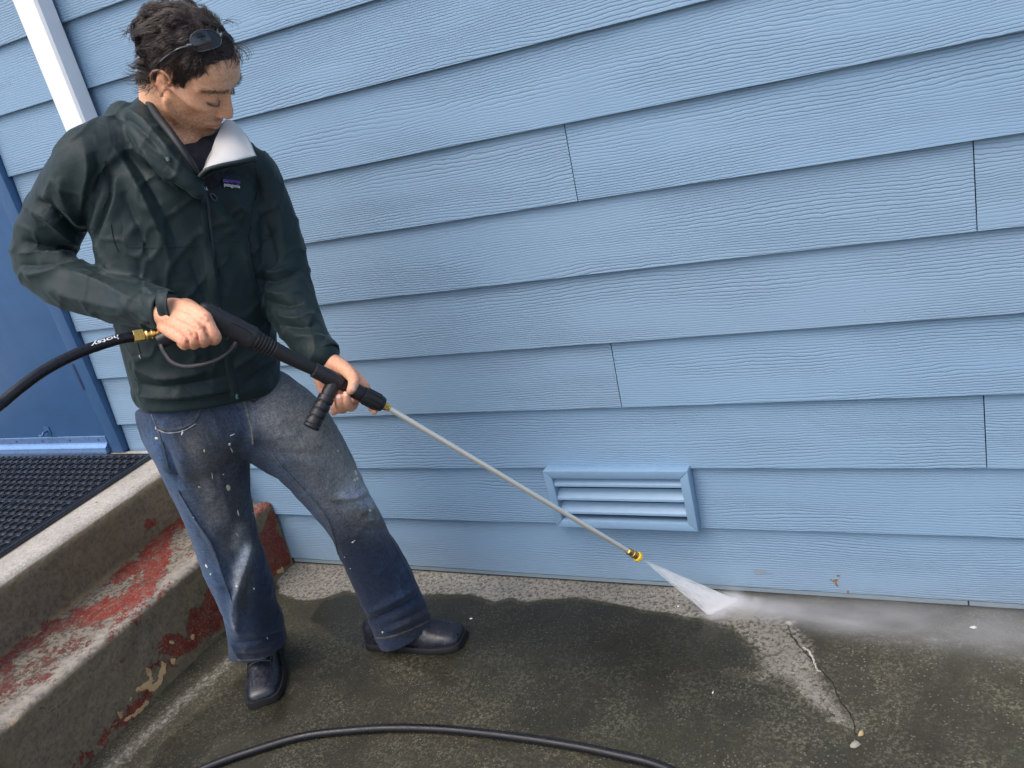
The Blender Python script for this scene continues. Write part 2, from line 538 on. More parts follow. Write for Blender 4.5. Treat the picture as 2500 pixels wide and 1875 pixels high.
def concrete(name, kind):
    m = MB(name, .8, .35)
    g = m.geo()
    n1 = m.noise(3.5, 5, .6, g); n2 = m.noise(26, 5, .65, g); n3 = m.noise(150, 3, .6, g)
    if kind == 'step':
        n6 = m.noise(75, 5, .7, g)
        base = m.mix(n2, (.125, .107, .084), (.290, .254, .205))
        base = m.mix(m.ramp(n6, .45, .60), base, (.085, .078, .068))
        grime = m.attr('grime')
        gg = m.math('MULTIPLY', grime, m.ramp(n2, .15, .6, .55, 1.0), clamp=True)
        base = m.mix(gg, base, m.mix(m.noise(70, 5, .7, g), (.085, .058, .028), (.300, .222, .122)))
        pale = m.attr('pale')
        base = m.mix(m.math('MULTIPLY', pale, m.ramp(n3, .2, .7, .4, 1), clamp=True), base, m.mix(n3, (.44, .42, .385), (.68, .655, .61)))
        # flaking oxide-red paint
        pa = m.attr('paint')
        nn = m.noise(27, 9, .78, g, .5)
        fl = m.ramp(m.math('ADD', pa, m.math('MULTIPLY', m.math('SUBTRACT', nn, .5), 4.0)), .50, .57)
        speck = m.ramp(m.noise(170, 3, .6, g), .36, .46)
        fl = m.math('MULTIPLY', m.math('MULTIPLY', fl, speck), m.ramp(m.noise(45, 4, .6, g), .30, .60, .62, 1.0))
        red = m.mix(n2, (.125, .014, .010), (.275, .034, .020))
        red = m.mix(m.attr('oldred'), red, m.mix(n3, (.085, .017, .014), (.15, .035, .03)))
        base = m.mix(fl, base, red)
        pe = m.attr('peach')
        pf = m.ramp(m.math('ADD', pe, m.math('MULTIPLY', m.math('SUBTRACT', m.noise(55, 5, .65, g), .5), 1.6)), .55, .60)
        base = m.mix(pf, base, m.mix(n2, (.55, .34, .15), (.70, .49, .25)))
        pits = m.ramp(m.voro(95, g), .05, .13, 1, 0)
        pits = m.math('MULTIPLY', pits, m.ramp(m.noise(12, 3, .5, g), .52, .62))
        base = m.mix(m.math('MULTIPLY', pits, .85), base, (.02, .018, .015))
        m.color(base)
        hgt = m.math('ADD', m.math('MULTIPLY', n3, .5), m.math('MULTIPLY', fl, .6))
        hgt = m.math('SUBTRACT', m.math('ADD', hgt, m.math('MULTIPLY', pf, .5)), pits)
        hgt = m.math('ADD', hgt, m.math('MULTIPLY', n6, .9))
        m.bump(hgt, .0026, .9)
        m.rough(m.ramp(fl, 0, 1, .9, .55))
    else:
        wet = m.attr('wet')                                   # 0 dry, .5 damp, 1 soaked
        clean = m.attr('clean')
        n4 = m.noise(420, 2, .6, g)
        agg = m.voro(135, g, 'F1', 'Distance')
        stone = m.math('MULTIPLY', m.ramp(agg, .20, .36, 1, 0), m.ramp(m.voro(135, g, 'F1', 'Color'), .50, .56))
        n5 = m.noise(85, 4, .7, g)
        dry = m.mix(n2, (.175, .168, .145), (.33, .318, .28))
        dry = m.mix(m.ramp(n5, .46, .60), dry, (.095, .09, .075))
        dry = m.mix(m.math('MULTIPLY', stone, .7), dry, (.45, .43, .38))
        damp = m.mix(n2, (.018, .0168, .0105), (.051, .0475, .030))
        dsp = m.ramp(m.math('ADD', m.math('MULTIPLY', n3, .45), m.math('MULTIPLY', n5, .55)), .47, .58)
        dsp = m.math('MULTIPLY', dsp, m.ramp(m.noise(7, 5, .65, g), .38, .62, .06, 1.0))
        damp = m.mix(m.math('MULTIPLY', dsp, .72), damp, (.128, .122, .084))
        damp = m.mix(m.math('MULTIPLY', stone, m.ramp(m.noise(11, 3, .6, g), .4, .65, .10, .6)), damp, (.24, .235, .19))
        green = m.ramp(m.noise(4.5, 3, .5, g), .5, .7)
        damp = m.mix(m.math('MULTIPLY', green, .35), damp, (.036, .040, .024))
        soaked = m.mix(n2, (.0135, .0132, .0085), (.031, .0305, .0195))
        soaked = m.mix(m.math('MULTIPLY', stone, .45), soaked, (.085, .085, .070))
        soaked = m.mix(m.math('MULTIPLY', dsp, .5), soaked, (.045, .045, .036))
        jig = m.math('MULTIPLY', m.math('SUBTRACT', m.noise(60, 6, .75, g), .5), .55)
        wj = m.math('ADD', wet, jig)
        base = m.mix(m.ramp(wj, .16, .34), dry, damp)
        base = m.mix(m.ramp(wj, .58, 1.0, 0, .92, False), base, soaked)
        cl = m.ramp(m.math('ADD', clean, m.math('MULTIPLY', m.math('SUBTRACT', m.noise(30, 7, .75, g), .5), 2.0)), .30, .75, 0, .75)
        cl = m.math('MULTIPLY', m.math('MULTIPLY', cl, m.ramp(clean, 0, .15)), m.ramp(n5, .42, .56, .05, 1.0))
        base = m.mix(cl, base, m.mix(n3, (.17, .162, .132), (.40, .39, .33)))
        big = m.ramp(m.noise(1.7, 3, .5, g), .35, .7, .72, 1.22)
        mul = m.n('ShaderNodeMix', data_type='RGBA', blend_type='MULTIPLY'); mul.inputs[0].default_value = 1
        m.set(mul.inputs[6], base); m.set(mul.inputs[7], m.comb(big, big, big))
        m.color(mul.outputs[2])
        m.rough(m.ramp(wj, .2, .95, .88, .22))
        hgt = m.math('ADD', m.math('MULTIPLY', n3, .6), m.math('MULTIPLY', n4, .5))
        hgt = m.math('ADD', hgt, m.math('MULTIPLY', stone, .4))
        m.bump(hgt, .0022, m.ramp(wj, .2, .95, 1.0, .55))
    return m.m
M_STEP = concrete('step_concrete', 'step')
M_GROUND = concrete('ground_concrete', 'ground')

# ================================================================== GROUND
def dsp(pts):            # photo points noted on the 2212-wide preview
    return [(u * 1.13020, v * 1.13020) for u, v in pts]
def gxy(pts):            # the same, carried down to the ground
    return np.array([on_plane(u, v, 2, 0.0)[:2] for u, v in dsp(pts)])

def axis_lines(lo, hi, step, far):
    a = np.arange(lo, hi + 1e-6, step)
    g = [step]
    while sum(g) < far: g.append(g[-1] * 1.45)
    c = np.cumsum(g)
    return np.r_[(lo - c)[::-1], a, hi + c]
gx = axis_lines(-2.15, .55, .007, 300)
gy = axis_lines(-1.25, .03, .007, 300)
X, Y = np.meshgrid(gx, gy)
GP = np.c_[X.ravel(), Y.ravel(), np.zeros(X.size)]
nx, ny = len(gx), len(gy)
ii = np.arange((ny - 1) * nx).reshape(ny - 1, nx)[:, :-1].ravel()
GF = np.c_[ii, ii + 1, ii + nx + 1, ii + nx]
wet = np.full(len(GP), .50)
j = np.c_[fbm(GP, 9, 4, 3), fbm(GP, 9, 4, 9)] * .018
p2 = GP[:, :2] + j
wet += fbm(GP, 3.0, 3, 21) * .10
dryw = gxy([(600, 1195), (600, 1285), (640, 1300), (690, 1298), (740, 1276), (800, 1282), (870, 1290), (950, 1283), (1010, 1288), (1060, 1301), (1098, 1290),
            (1135, 1302), (1250, 1291), (1330, 1310), (1370, 1318), (1440, 1326), (1530, 1336), (1620, 1345), (1660, 1290), (1300, 1235)])
soak = gxy([(668, 1340), (690, 1302), (745, 1282), (800, 1288), (870, 1296), (1000, 1292), (1060, 1306), (1098, 1296), (1135, 1308), (1250, 1297), (1370, 1322),
            (1530, 1342), (1600, 1372), (1622, 1405), (1612, 1448), (1575, 1456), (1690, 1486), (1745, 1530), (1830, 1640), (1600, 1660), (1350, 1640), (1100, 1560),
            (960, 1490), (850, 1430), (720, 1380)])
soak2 = gxy([(300, 1680), (360, 1590), (470, 1500), (540, 1440), (640, 1500), (610, 1560), (560, 1570), (470, 1600), (380, 1700)])
lightp = gxy([(1536, 1338), (1700, 1338), (1745, 1395), (1790, 1470), (1850, 1545), (1880, 1580), (1800, 1570), (1745, 1528), (1690, 1482), (1580, 1452), (1618, 1445), (1626, 1405), (1604, 1368)])
leftdry = gxy([(180, 1680), (330, 1545), (440, 1455), (500, 1400), (560, 1380), (500, 1450), (420, 1520), (330, 1600), (240, 1690)])
near = (GP[:, 0] > -2.4) & (GP[:, 0] < 1.2) & (GP[:, 1] > -1.6)
idx = np.where(near)[0]
q = p2[idx]
def soft(poly, s): return sstep(s, -s, sdf_poly(q, poly))
w = wet[idx]
a = soft(soak, .010) * (.30 + .70 * sstep(-.50, -.20, q[:, 1])); w = w * (1 - a) + 1.0 * a
a = soft(soak2, .03); w = w * (1 - a) + .86 * a
a = soft(dryw, .014) * (1 - soft(soak, .008)); w = w * (1 - a) + .12 * a
a = soft(leftdry, .045) * .8; w = w * (1 - a) + .18 * a
a = soft(lightp, .045); w = w * (1 - a) + .26 * a
wet[idx] = w
out_ = np.clip(np.maximum(-1.7 - GP[:, 1], GP[:, 0] - 1.0) / .5, 0, 1)
wet = wet * (1 - out_) + .08 * out_  # outer ground, out of view, made dry and pale to bounce more light
clean = np.zeros(len(GP)); clean[idx] = np.maximum(soft(lightp, .055) * .7, soft(gxy([(1536, 1342), (1600, 1322), (1720, 1340), (1750, 1400), (1760, 1450), (1690, 1470), (1640, 1440), (1628, 1405), (1604, 1370)]), .03) * 1.0)
band = gxy([(1760, 1330), (2300, 1370), (2300, 1450), (2100, 1440), (1900, 1420), (1800, 1400)])
wet[idx] -= soft(band, .06) * .16
GP[:, 2] = np.where(near, fbm(GP, 2.2, 2, 5) * .0016, 0.0)
GP[:, 2] -= np.abs(GP[:, 2]).max() * 0
ground = part('ground', (GP, GF), M_GROUND, None, True, dict(wet=wet, clean=clean))
tag(ground, 'wet stained concrete ground with speckled aggregate', None, kind='structure')

# ================================================================== HOUSE WALL
E_ = .178
ZK = .0212
wall = thing('house_wall', 'light blue house wall of lapped wood-grain siding boards', 'wall', (-1.0, 0.1, 0))
rows = 16
joints = {0: [.62, -3.04], 1: [1.43, -2.23], 2: [.030], 3: [-.779], 4: [1.44, -2.25], 5: [.031], 6: [-.782], 7: [.9, -2.26], 8: [1.9, -2.28], 9: [.31], 10: [1.1], 11: [-.5], 12: [.3], 13: [-1.1], 14: [.8], 15: [-.2]}
XR = 2.6
for i in range(rows):
    z0 = ZK + E_ * i
    lefts = [(-4.8, XR)] if i < 2 else [(-2.684, XR)] + ([(-4.8, -3.79)] if i >= 2 else [])
    for (xa, xb) in lefts:
        cuts = [xa] + sorted(x for x in joints[i] if xa + .05 < x < xb - .05) + [xb]
        for c0, c1 in zip(cuts[:-1], cuts[1:]):
            a_, b_ = c0 + .0011, c1 - .0011
            n = max(2, int((b_ - a_) / .12))
            xs = np.linspace(a_, b_, n)
            # slight waviness of hand-nailed boards
            wob = np.array([.0009 * math.sin(x * 2.1 + i * 1.7) + .0005 * math.sin(x * 6.3 + i) for x in xs])
            prof = [(.0016, 0.0), (.0002, .0012), (.0140, .178), (.0164, .209), (.0244, .209), (.0100, 0.0)]
            V = []; F = []
            for x, wb in zip(xs, wob):
                for y, z in prof:
                    V.append((x, y + wb * (1 - z / .21) * .5 + .0004, z0 + z + wb * .6))
            k = len(prof)
            for s_ in range(n - 1):
                for t in range(k):
                    F.append((s_ * k + t, (s_ + 1) * k + t, (s_ + 1) * k + (t + 1) % k, s_ * k + (t + 1) % k))
            F.append(tuple(range(k))); F.append(tuple(range((n - 1) * k, n * k))[::-1])
            part('siding_board', (V, F), M_SIDING, wall, False, origin=(a_, 0, z0))
part('sheathing', box(-4.8, XR, .028, .16, .0, 3.1), M_DARKGAP, wall)
for xa, xb in ((-2.0885, -.022), (-.018, XR)):
    part('starter_strip', box(xa, xb, .0012, .02, .0075, ZK - .0022), M_STRIP, wall, origin=(xa, 0, 0))
part('base_gap', box(-2.0885, XR, .008, .023, -.01, .0055), M_DARKGAP, wall)

M_RUST = simple('rusty_bare_spot', (.22, .11, .045), .8, 0, 200, .3)
M_SMEAR = simple('dirty_smear', (.20, .25, .29), .7, 0, 120, .15)
def wall_blot(u, v_, L, W_, ang, mat_, seed):
    c_ = on_plane(u, v_, 1, -.0008); z_ = (c_[2] - ZK) % E_; c_ = c_ + np.array([0, .0014 + .0138 * z_ / .178 - .0004, 0])
    r_ = np.random.default_rng(seed); n = 12
    V = [c_ + np.array([math.cos(t) * L / 2 * (1 + .3 * r_.normal()) * math.cos(ang) - math.sin(t) * W_ / 2 * math.sin(ang), 0, math.cos(t) * L / 2 * math.sin(ang) + math.sin(t) * W_ / 2 * (1 + .3 * r_.normal()) * math.cos(ang)]) for t in np.linspace(0, 2 * np.pi, n, endpoint=False)]
    V = [p + np.array([0, .0775 * (p[2] - c_[2]) - .0012, 0]) for p in V]
    part('bare_spot', (V, [tuple(range(n))]), mat_, wall)
for a_ in ((2038, 1419, .016, .006, .6, M_RUST, 1), (2042, 1428, .006, .014, .2, M_RUST, 2), (2046, 1408, .008, .004, .3, M_RUST, 3), (2070, 1446, .005, .011, 0, M_RUST, 4), (2028, 1417, .006, .004, 0, M_RUST, 5), (1858, 1399, .050, .010, -.06, M_SMEAR, 6)):
    wall_blot(*a_)

# crawl-space vent ---------------------------------------------------------
YV = -.030
c_tl, c_tr, c_br, c_bl = (on_plane(u, v_, 1, YV) for u, v_ in ((1324.6, 1149), (1676, 1153), (1707, 1298), (1357, 1287)))
vx0, vx1 = (c_tl[0] + c_bl[0]) / 2, (c_tr[0] + c_br[0]) / 2
vz0, vz1 = (c_bl[2] + c_br[2]) / 2, (c_tl[2] + c_tr[2]) / 2
vent = thing('wall_vent', 'light blue louvred crawl space vent low on the siding', 'vent', ((vx0 + vx1) / 2, 0, vz0))
fw = .0235
def mitre(ax0, ax1, az0, az1, side):
    o = [(vx0, vz0), (vx1, vz0), (vx1, vz1), (vx0, vz1)]
    n_ = [(vx0 + fw, vz0 + fw), (vx1 - fw, vz0 + fw), (vx1 - fw, vz1 - fw), (vx0 + fw, vz1 - fw)]
    a, b = o[side], o[(side + 1) % 4]; c, d = n_[(side + 1) % 4], n_[side]
    g = .0004
    V = []
    for y in (YV, .006):
        for (x, z) in (a, b, c, d):
            V.append((x, y, z))
    F = [(0, 1, 2, 3), (7, 6, 5, 4), (0, 4, 5, 1), (1, 5, 6, 2), (2, 6, 7, 3), (3, 7, 4, 0)]
    V = np.array(V); cen = V.mean(0); V = cen + (V - cen) * (1 - g * 4)
    return bevel_vf((V, F), .0022, 2)
for s_ in range(4):
    part('vent_frame', mitre(0, 0, 0, 0, s_), M_VENT, vent, 30)
part('insect_screen', box(vx0 + fw * .9, vx1 - fw * .9, -.0012, -.0002, vz0 + fw * .9, vz1 - fw * .9), M_STEEL_SCREEN, vent)
ih = vz1 - vz0 - 2 * fw
for k_ in range(3):
    pit = (ih + .004) / 3.15
    zt = vz1 - fw - .001 - pit * k_
    yb, yf = -.0025, YV + .0045
    zt2 = zt - pit * .44
    V = []
    for x in (vx0 + fw * .8, vx1 - fw * .8):
        V += [(x, yb, zt), (x, yf, zt2), (x, yf - .0008, zt2 - .0062), (x, yf + .0014, zt2 - .0062), (x, yf + .0022, zt2 - .0012), (x, yb + .0016, zt - .0022)]
    F = [(0, 1, 7, 6), (1, 2, 8, 7), (2, 3, 9, 8), (3, 4, 10, 9), (4, 5, 11, 10), (5, 0, 6, 11), (0, 5, 4, 3, 2, 1), (6, 7, 8, 9, 10, 11)]
    part('louver', (V, F), M_VENT, vent, origin=(vx0, yb, zt))

# downspout ----------------------------------------------------------------
YD = -.064
xfl = (on_plane(28, 0, 1, YD)[0] + on_plane(160, 332, 1, YD)[0]) / 2
xfr = (on_plane(97, 0, 1, YD)[0] + on_plane(196, 304, 1, YD)[0]) / 2
down = thing('downspout', 'white rectangular downspout running down the siding behind the man', 'downspout', ((xfl + xfr) / 2, -.03, .25))
def rect_tube(x0, x1, y0, y1, z0, z1, r=.007):
    pr = [(x0 + r, y0), (x1 - r, y0), (x1, y0 + r), (x1, y1 - r), (x1 - r, y1), (x0 + r, y1), (x0, y1 - r), (x0, y0 + r)]
    V = [(x, y, z) for z in (z0, z1) for x, y in pr]
    F = [(i, (i + 1) % 8, 8 + (i + 1) % 8, 8 + i) for i in range(8)] + [tuple(range(8))[::-1], tuple(range(8, 16))]
    return V, F
part('pipe', rect_tube(xfl, xfr, YD, -.004, .42, 3.0), M_WHITE, down, 20)
V, F = rect_tube(xfl - .002, xfr + .002, YD - .002, -.006, .262, .425)
V = np.array(V); V[:8, 1] -= .035
part('outlet_elbow', (V, F), M_WHITE, down, 20)
for zz in (.95, 2.3):
    part('strap', tube(np.array([(xfl - .03, -.005, zz), (xfl - .004, -.005, zz), (xfl - .003, YD - .0015, zz), (xfr + .003, YD - .0015, zz), (xfr + .004, -.005, zz), (xfr + .03, -.005, zz)]), .0125, 4, up0=(0, 0, 1), ry=.0012), M_WHITE, down)

# door ---------------------------------------------------------------------
LAND = .450
door = thing('entry_door', 'blue painted steel door at the top of the steps with metal sweep', 'door', (-3.2, 0, LAND))
part('door_slab', bevel_vf(box(-3.69, -2.748, -.006, .02, LAND + .022, 2.55), .003), M_DOOR, door, 30)
for xa, xb in ((-2.7455, -2.6865), (-3.79, -3.6925)):
    part('door_casing', bevel_vf(box(xa, xb, -.018, .022, LAND + .004, 2.62), .0025), M_CASING, door, 30)
part('door_casing', bevel_vf(box(-3.69, -2.748, -.018, .022, 2.555, 2.62), .0025), M_CASING, door, 30)
for hz in (.705, 1.45, 2.25):
    kn = lathe([(0, .0075), (.032, .0075), (.0325, .0065), (.033, .0075), (.066, .0075), (.0665, .0065), (.067, .0075), (.1, .0075)], (-2.7485, -.016, hz), (0, 0, 1), 12)
    part('hinge', join(kn, box(-2.775, -2.7495, -.0092, -.0065, hz, hz + .1)), M_HINGE, door, 35)
sw = [(-.0085, .078), (-.0125, .076), (-.0125, .052), (-.018, .049), (-.021, .044), (-.030, .038), (-.031, .026), (-.033, .020), (-.033, .017), (-.024, .016), (-.0085, .020)]
V = [(x, y, LAND - .010 + z) for x in (-3.685, -2.758) for y, z in sw]
k = len(sw)
F = [(i, (i + 1) % k, k + (i + 1) % k, k + i) for i in range(k)] + [tuple(range(k))[::-1], tuple(range(k, 2 * k))]
sweep = part('door_sweep', (V, F), M_ALU, door, 30)
for xs_ in np.arange(-3.6, -2.76, .16):
    part('screw', lathe([(0, .0045), (.0015, .004), (.002, .002)], (xs_, -.0125, LAND + .054), (0, -1, 0), 8), M_HINGE, sweep)
hk = tube(resample([(-3.07, -.008, LAND + .095), (-3.07, -.026, LAND + .094), (-3.072, -.034, LAND + .086), (-3.085, -.036, LAND + .088)], 12), .005, 8)
part('door_hook', join(hk, box(-3.085, -3.055, -.0095, -.0068, LAND + .078, LAND + .11)), M_DOOR, door, 40)
# threshold under the door
part('threshold', bevel_vf(box(-3.69, -2.748, -.0145, .02, LAND + .001, LAND + .010), .002), M_HINGE, door)

# ================================================================== CONCRETE STEPS
def steps_mesh():
    r1, r2 = .015, .030
    prof = [(-2.093, -.02), (-2.093, .06), (-2.093, .12), (-2.093, .19)]
    for t in np.linspace(0, 90, 7):
        a = math.radians(t); prof.append((-2.093 - r1 + r1 * math.cos(a), .248 - r1 + r1 * math.sin(a)))
    for x in np.arange(-2.125, -2.368, -.009): prof.append((x, .248 + .004 * (-2.12 - x) / .27))
    prof += [(-2.374, .2535), (-2.3775, .258)]
    for z in np.linspace(.27, LAND - r2 - .006, 16): prof.append((-2.378 + .022 * (z - .26) / .16, z))
    for t in np.linspace(8, 90, 9):
        a = math.radians(t); prof.append((-2.357 - r2 + r2 * math.cos(a), LAND - r2 + r2 * math.sin(a)))
    for x in np.arange(-2.405, -2.56, -.01): prof.append((x, LAND))
    for x in (-2.7, -3, -3.6, -4.8): prof.append((x, LAND))
    fine = []
    for a, b in zip(prof[:-1], prof[1:]):
        L = math.hypot(b[0] - a[0], b[1] - a[1]); m = max(1, int(round(L / .009))) if a[0] > -2.6 else 1
        for t in range(m): fine.append((a[0] + (b[0] - a[0]) * t / m, a[1] + (b[1] - a[1]) * t / m))
    fine.append(prof[-1])
    ys = np.r_[np.arange(-.002, -1.25, -.009), -1.5, -1.9, -2.4]
    nP, nY = len(fine), len(ys)
    fp = np.array(fine)
    V = np.zeros((nY, nP, 3)); V[:, :, 0] = fp[None, :, 0]; V[:, :, 2] = fp[None, :, 1]; V[:, :, 1] = ys[:, None]
    V = V.reshape(-1, 3)
    F = [(a * nP + b, a * nP + b + 1, (a + 1) * nP + b + 1, (a + 1) * nP + b) for a in range(nY - 1) for b in range(nP - 1)]
    n0 = len(V)
    V[:, 0] += fbm(V, 7, 3, 31) * .004 * (V[:, 0] > -2.6); V[:, 2] += fbm(V, 6, 3, 41) * .003 * (V[:, 0] > -2.45)
    V[:, 0] += .0035 * fbm(V * np.array([1, 1, 1]), 28, 3, 51) * (V[:, 0] > -2.5)
    chip = np.clip(fbm(V, 16, 2, 61) - .38, 0, 1) * .03
    edge = np.exp(-((V[:, 0] + 2.1) / .02) ** 2 - ((V[:, 2] - .245) / .02) ** 2)
    V[:, 2] -= chip * edge
    return V, F, nP
SV, SF, _ = steps_mesh()
spx, _ = to_px(SV)
def zz(pts):            # photo points noted on the enlarged lower-left view
    return np.array([(u / 1.896, 1000 + v_ / 1.896) for u, v_ in pts])
tread = (SV[:, 2] > .235) & (SV[:, 2] < .262) & (SV[:, 0] > -2.40)
riser1 = SV[:, 0] > -2.112
riser1 &= SV[:, 2] < .24
riser2 = (SV[:, 0] < -2.34) & (SV[:, 2] > .254) & (SV[:, 2] < LAND - .004) & (SV[:, 0] > -2.5)
wob = np.c_[fbm(SV, 14, 3, 71), fbm(SV, 14, 3, 72)] * 14
def stroke(pts, w_, amp=1.0):
    d_, _t = dist_line(spx + wob, zz(pts)); return amp * np.exp(-(d_ / (w_ / 1.896)) ** 2)
def area(pts, s_=10):
    return sstep(s_, -s_, sdf_poly(spx + wob, zz(pts)))
paint = np.zeros(len(SV)); old = np.zeros(len(SV)); peach = np.zeros(len(SV)); grime = np.zeros(len(SV)); pale = np.zeros(len(SV))
tp = np.maximum.reduce([stroke([(860, 500), (740, 600), (640, 735), (540, 775)], 42), stroke([(745, 640), (700, 820), (600, 880), (450, 960), (330, 970)], 62, .95),
                        stroke([(330, 960), (180, 1050), (60, 1130), (0, 1190)], 42, .85), stroke([(380, 1080), (250, 1150), (100, 1240), (-20, 1320)], 70, .60),
                        stroke([(905, 640), (870, 660)], 26, .6), stroke([(1190, 470), (1250, 455)], 45, .8), stroke([(760, 790), (640, 960), (520, 1030)], 40, .45)])
paint += tp * tread
old += (stroke([(380, 1080), (250, 1150), (100, 1240), (-20, 1320)], 90) + stroke([(330, 960), (180, 1050), (0, 1190)], 55, .7)) * tread
rp = np.maximum.reduce([area([(1258, 436), (1345, 700), (1250, 805), (1195, 690), (1180, 640), (1215, 560), (1240, 500)]),
                        area([(990, 820), (1075, 960), (900, 1105), (830, 1150), (735, 1140), (730, 1080), (770, 1035), (865, 1035), (875, 925), (930, 910)]),
                        stroke([(680, 1200), (830, 1160)], 26, .7), stroke([(470, 1530), (620, 1395), (680, 1330)], 34, .8), stroke([(400, 1590), (340, 1650)], 32, .8), stroke([(700, 960), (640, 990)], 25, .5),
                        stroke([(480, 1410), (500, 1400)], 16, .6)])
paint += rp * riser1
paint += (stroke([(700, 520), (705, 530)], 26, .75) + stroke([(840, 510), (760, 575)], 14, .5)) * riser2
pc = np.maximum.reduce([stroke([(690, 1205), (700, 1260), (660, 1295)], 13), stroke([(760, 1190), (740, 1260), (700, 1290)], 16), stroke([(805, 1165), (800, 1175)], 16), stroke([(890, 1045), (885, 1052)], 16, .9),
                        stroke([(790, 1070), (795, 1078)], 11, .9), stroke([(685, 1345), (640, 1395), (585, 1440)], 11, 1.0), stroke([(550, 1400), (560, 1420)], 14, .8), stroke([(640, 1300), (600, 1340)], 16, .6),
                        stroke([(1310, 740), (1300, 750)], 14, .9)])
peach += pc * riser1
grime += riser1 * (.75 + .25 * fbm(SV, 5, 3, 81)) + riser2 * np.clip(.62 + .35 * fbm(SV, 4, 3, 83), 0, 1)
grime += np.exp(-np.clip(SV[:, 0] + 2.372, 0, 9) / .012) * tread * .8
pale += ((SV[:, 2] > LAND - .012) & (SV[:, 0] < -2.34)) * (.75 + .4 * fbm(SV, 6, 3, 85)) + tread * np.exp(-((SV[:, 0] + 2.128) / .03) ** 2) * .30
steps = part('concrete_steps', (SV, SF), M_STEP, None, True, dict(paint=paint, oldred=np.clip(old, 0, 1), peach=peach, grime=np.clip(grime, 0, 1), pale=np.clip(pale, 0, 1)))
tag(steps, 'weathered concrete steps with flaking red paint leading to the blue door', 'steps')

# ================================================================== RUBBER MAT
def rubber_material():
    m = MB('wet_black_rubber', .2, .6)
    m.color(m.mix(m.noise(70, 4, .6, m.geo()), (.007, .009, .014), (.020, .024, .034)))
    m.rough(m.ramp(m.noise(35, 3, .5, m.geo()), .3, .7, .10, .30))
    m.bump(m.noise(260, 2, .5, m.geo()), .0006, .5)
    return m.m
M_RUBBER = rubber_material()
mat = thing('rubber_mat', 'black rubber mat with rows of oval drain holes on the landing', 'mat', (-2.52, -.06, LAND))
def mat_panel():
    nC, pitch = 8, .0368
    V, F = [], []
    zt, zb = .0125, .001
    a8 = [(-1, -1), (0, -1), (1, -1), (1, 0), (1, 1), (0, 1), (-1, 1), (-1, 0)]
    ang = [225, 270, 315, 0, 45, 90, 135, 180]
    for a in range(nC):
        for b in range(nC):
            cx, cy = (a + .5) * pitch, (b + .5) * pitch
            n = len(V)
            for (sx, sy) in a8: V.append((cx + sx * pitch / 2, cy + sy * pitch / 2, zt))
            for z in (zt, zb):
                for t in ang:
                    t = math.radians(t); V.append((cx + math.cos(t) * .0125, cy + math.sin(t) * .0162, z - (.0015 if z == zt else 0)))
            for k in range(8):
                k2 = (k + 1) % 8
                F.append((n + k, n + k2, n + 8 + k2, n + 8 + k)); F.append((n + 8 + k, n + 8 + k2, n + 16 + k2, n + 16 + k))
            # raised bar at the end of each hole
            bx = bevel_vf(box(cx - .0095, cx + .0095, cy + pitch / 2 - .0028, cy + pitch / 2 + .0028, zt - .001, zt + .0034), .0012, 1)
            n = len(V); V += bx[0].tolist(); F += [[i + n for i in f] for f in bx[1]]
    L = nC * pitch
    for e in (box(-.004, 0, -.004, L + .004, .001, zt + .0015), box(L, L + .004, -.004, L + .004, .001, zt + .0015), box(0, L, -.004, 0, .001, zt + .0015), box(0, L, L, L + .004, .001, zt + .0015)):
        n = len(V); V += e[0].tolist(); F += [[i + n for i in f] for f in e[1]]
    me = bpy.data.meshes.new('mat_panel'); me.from_pydata(V, [], F); me.materials.append(M_RUBBER); me.update()
    return me, L + .0085
mp, pl = mat_panel()
for a in range(4):
    for b in range(4):
        o = new_obj('mat_panel', mp, mat)
        o.location = Vector((-2.516 - (a + 1) * pl + .004, -.058 - (b + 1) * pl + .004, LAND + .0006)) - mat.location
part('mat_edge', bevel_vf(box(-2.514, -2.498, -.058 - 4 * pl, -.052, LAND + .0008, LAND + .0145), .003), M_RUBBER, mat, 30)
part('mat_edge', bevel_vf(box(-2.5145 - 4 * pl, -2.5145, -.0575, -.045, LAND + .0008, LAND + .0145), .003), M_RUBBER, mat, 30)

# ================================================================== PERSON
# head frame: his right, face forward, crown
HO = np.array([-1.3295, -.496, 1.562])
HS = nrm(np.array([.0436, -.956, -.265])); HF = np.array([.5996, .236, -.757]); HF = nrm(HF - HS * (HF @ HS)); HU = np.cross(HS, HF)
def hd(s, f, u): return HO + HS * s + HF * f + HU * u
def to_head(p):
    d = np.asarray(p) - HO
    return np.stack([d @ HS, d @ HF, d @ HU], -1)

LAT = nrm(np.array([.42, .89, -.14]))          # torso: his right to his left
PERSON_LOC = (-1.55, -.46, 0)
person = thing('person', 'man in dark green rain jacket and paint-stained jeans holding a pressure washer lance', 'person', PERSON_LOC)

def spine_tube(rows, n=26, k=40, power=2.3, lat=LAT):
    """rows: u, v, depth, half width, half depth"""
    P = np.array([list(at(*r[:3])) + [r[3], r[4]] for r in rows])
    Q = resample(P, n)
    return tube(Q[:, :3], Q[:, 3], k, up0=lat, ry=Q[:, 4], power=power)

def limb(rows, n=24, k=20):
    P = np.array([list(at(*r[:3])) for r in rows])
    return chain(P, [r[3] for r in rows], k, n)

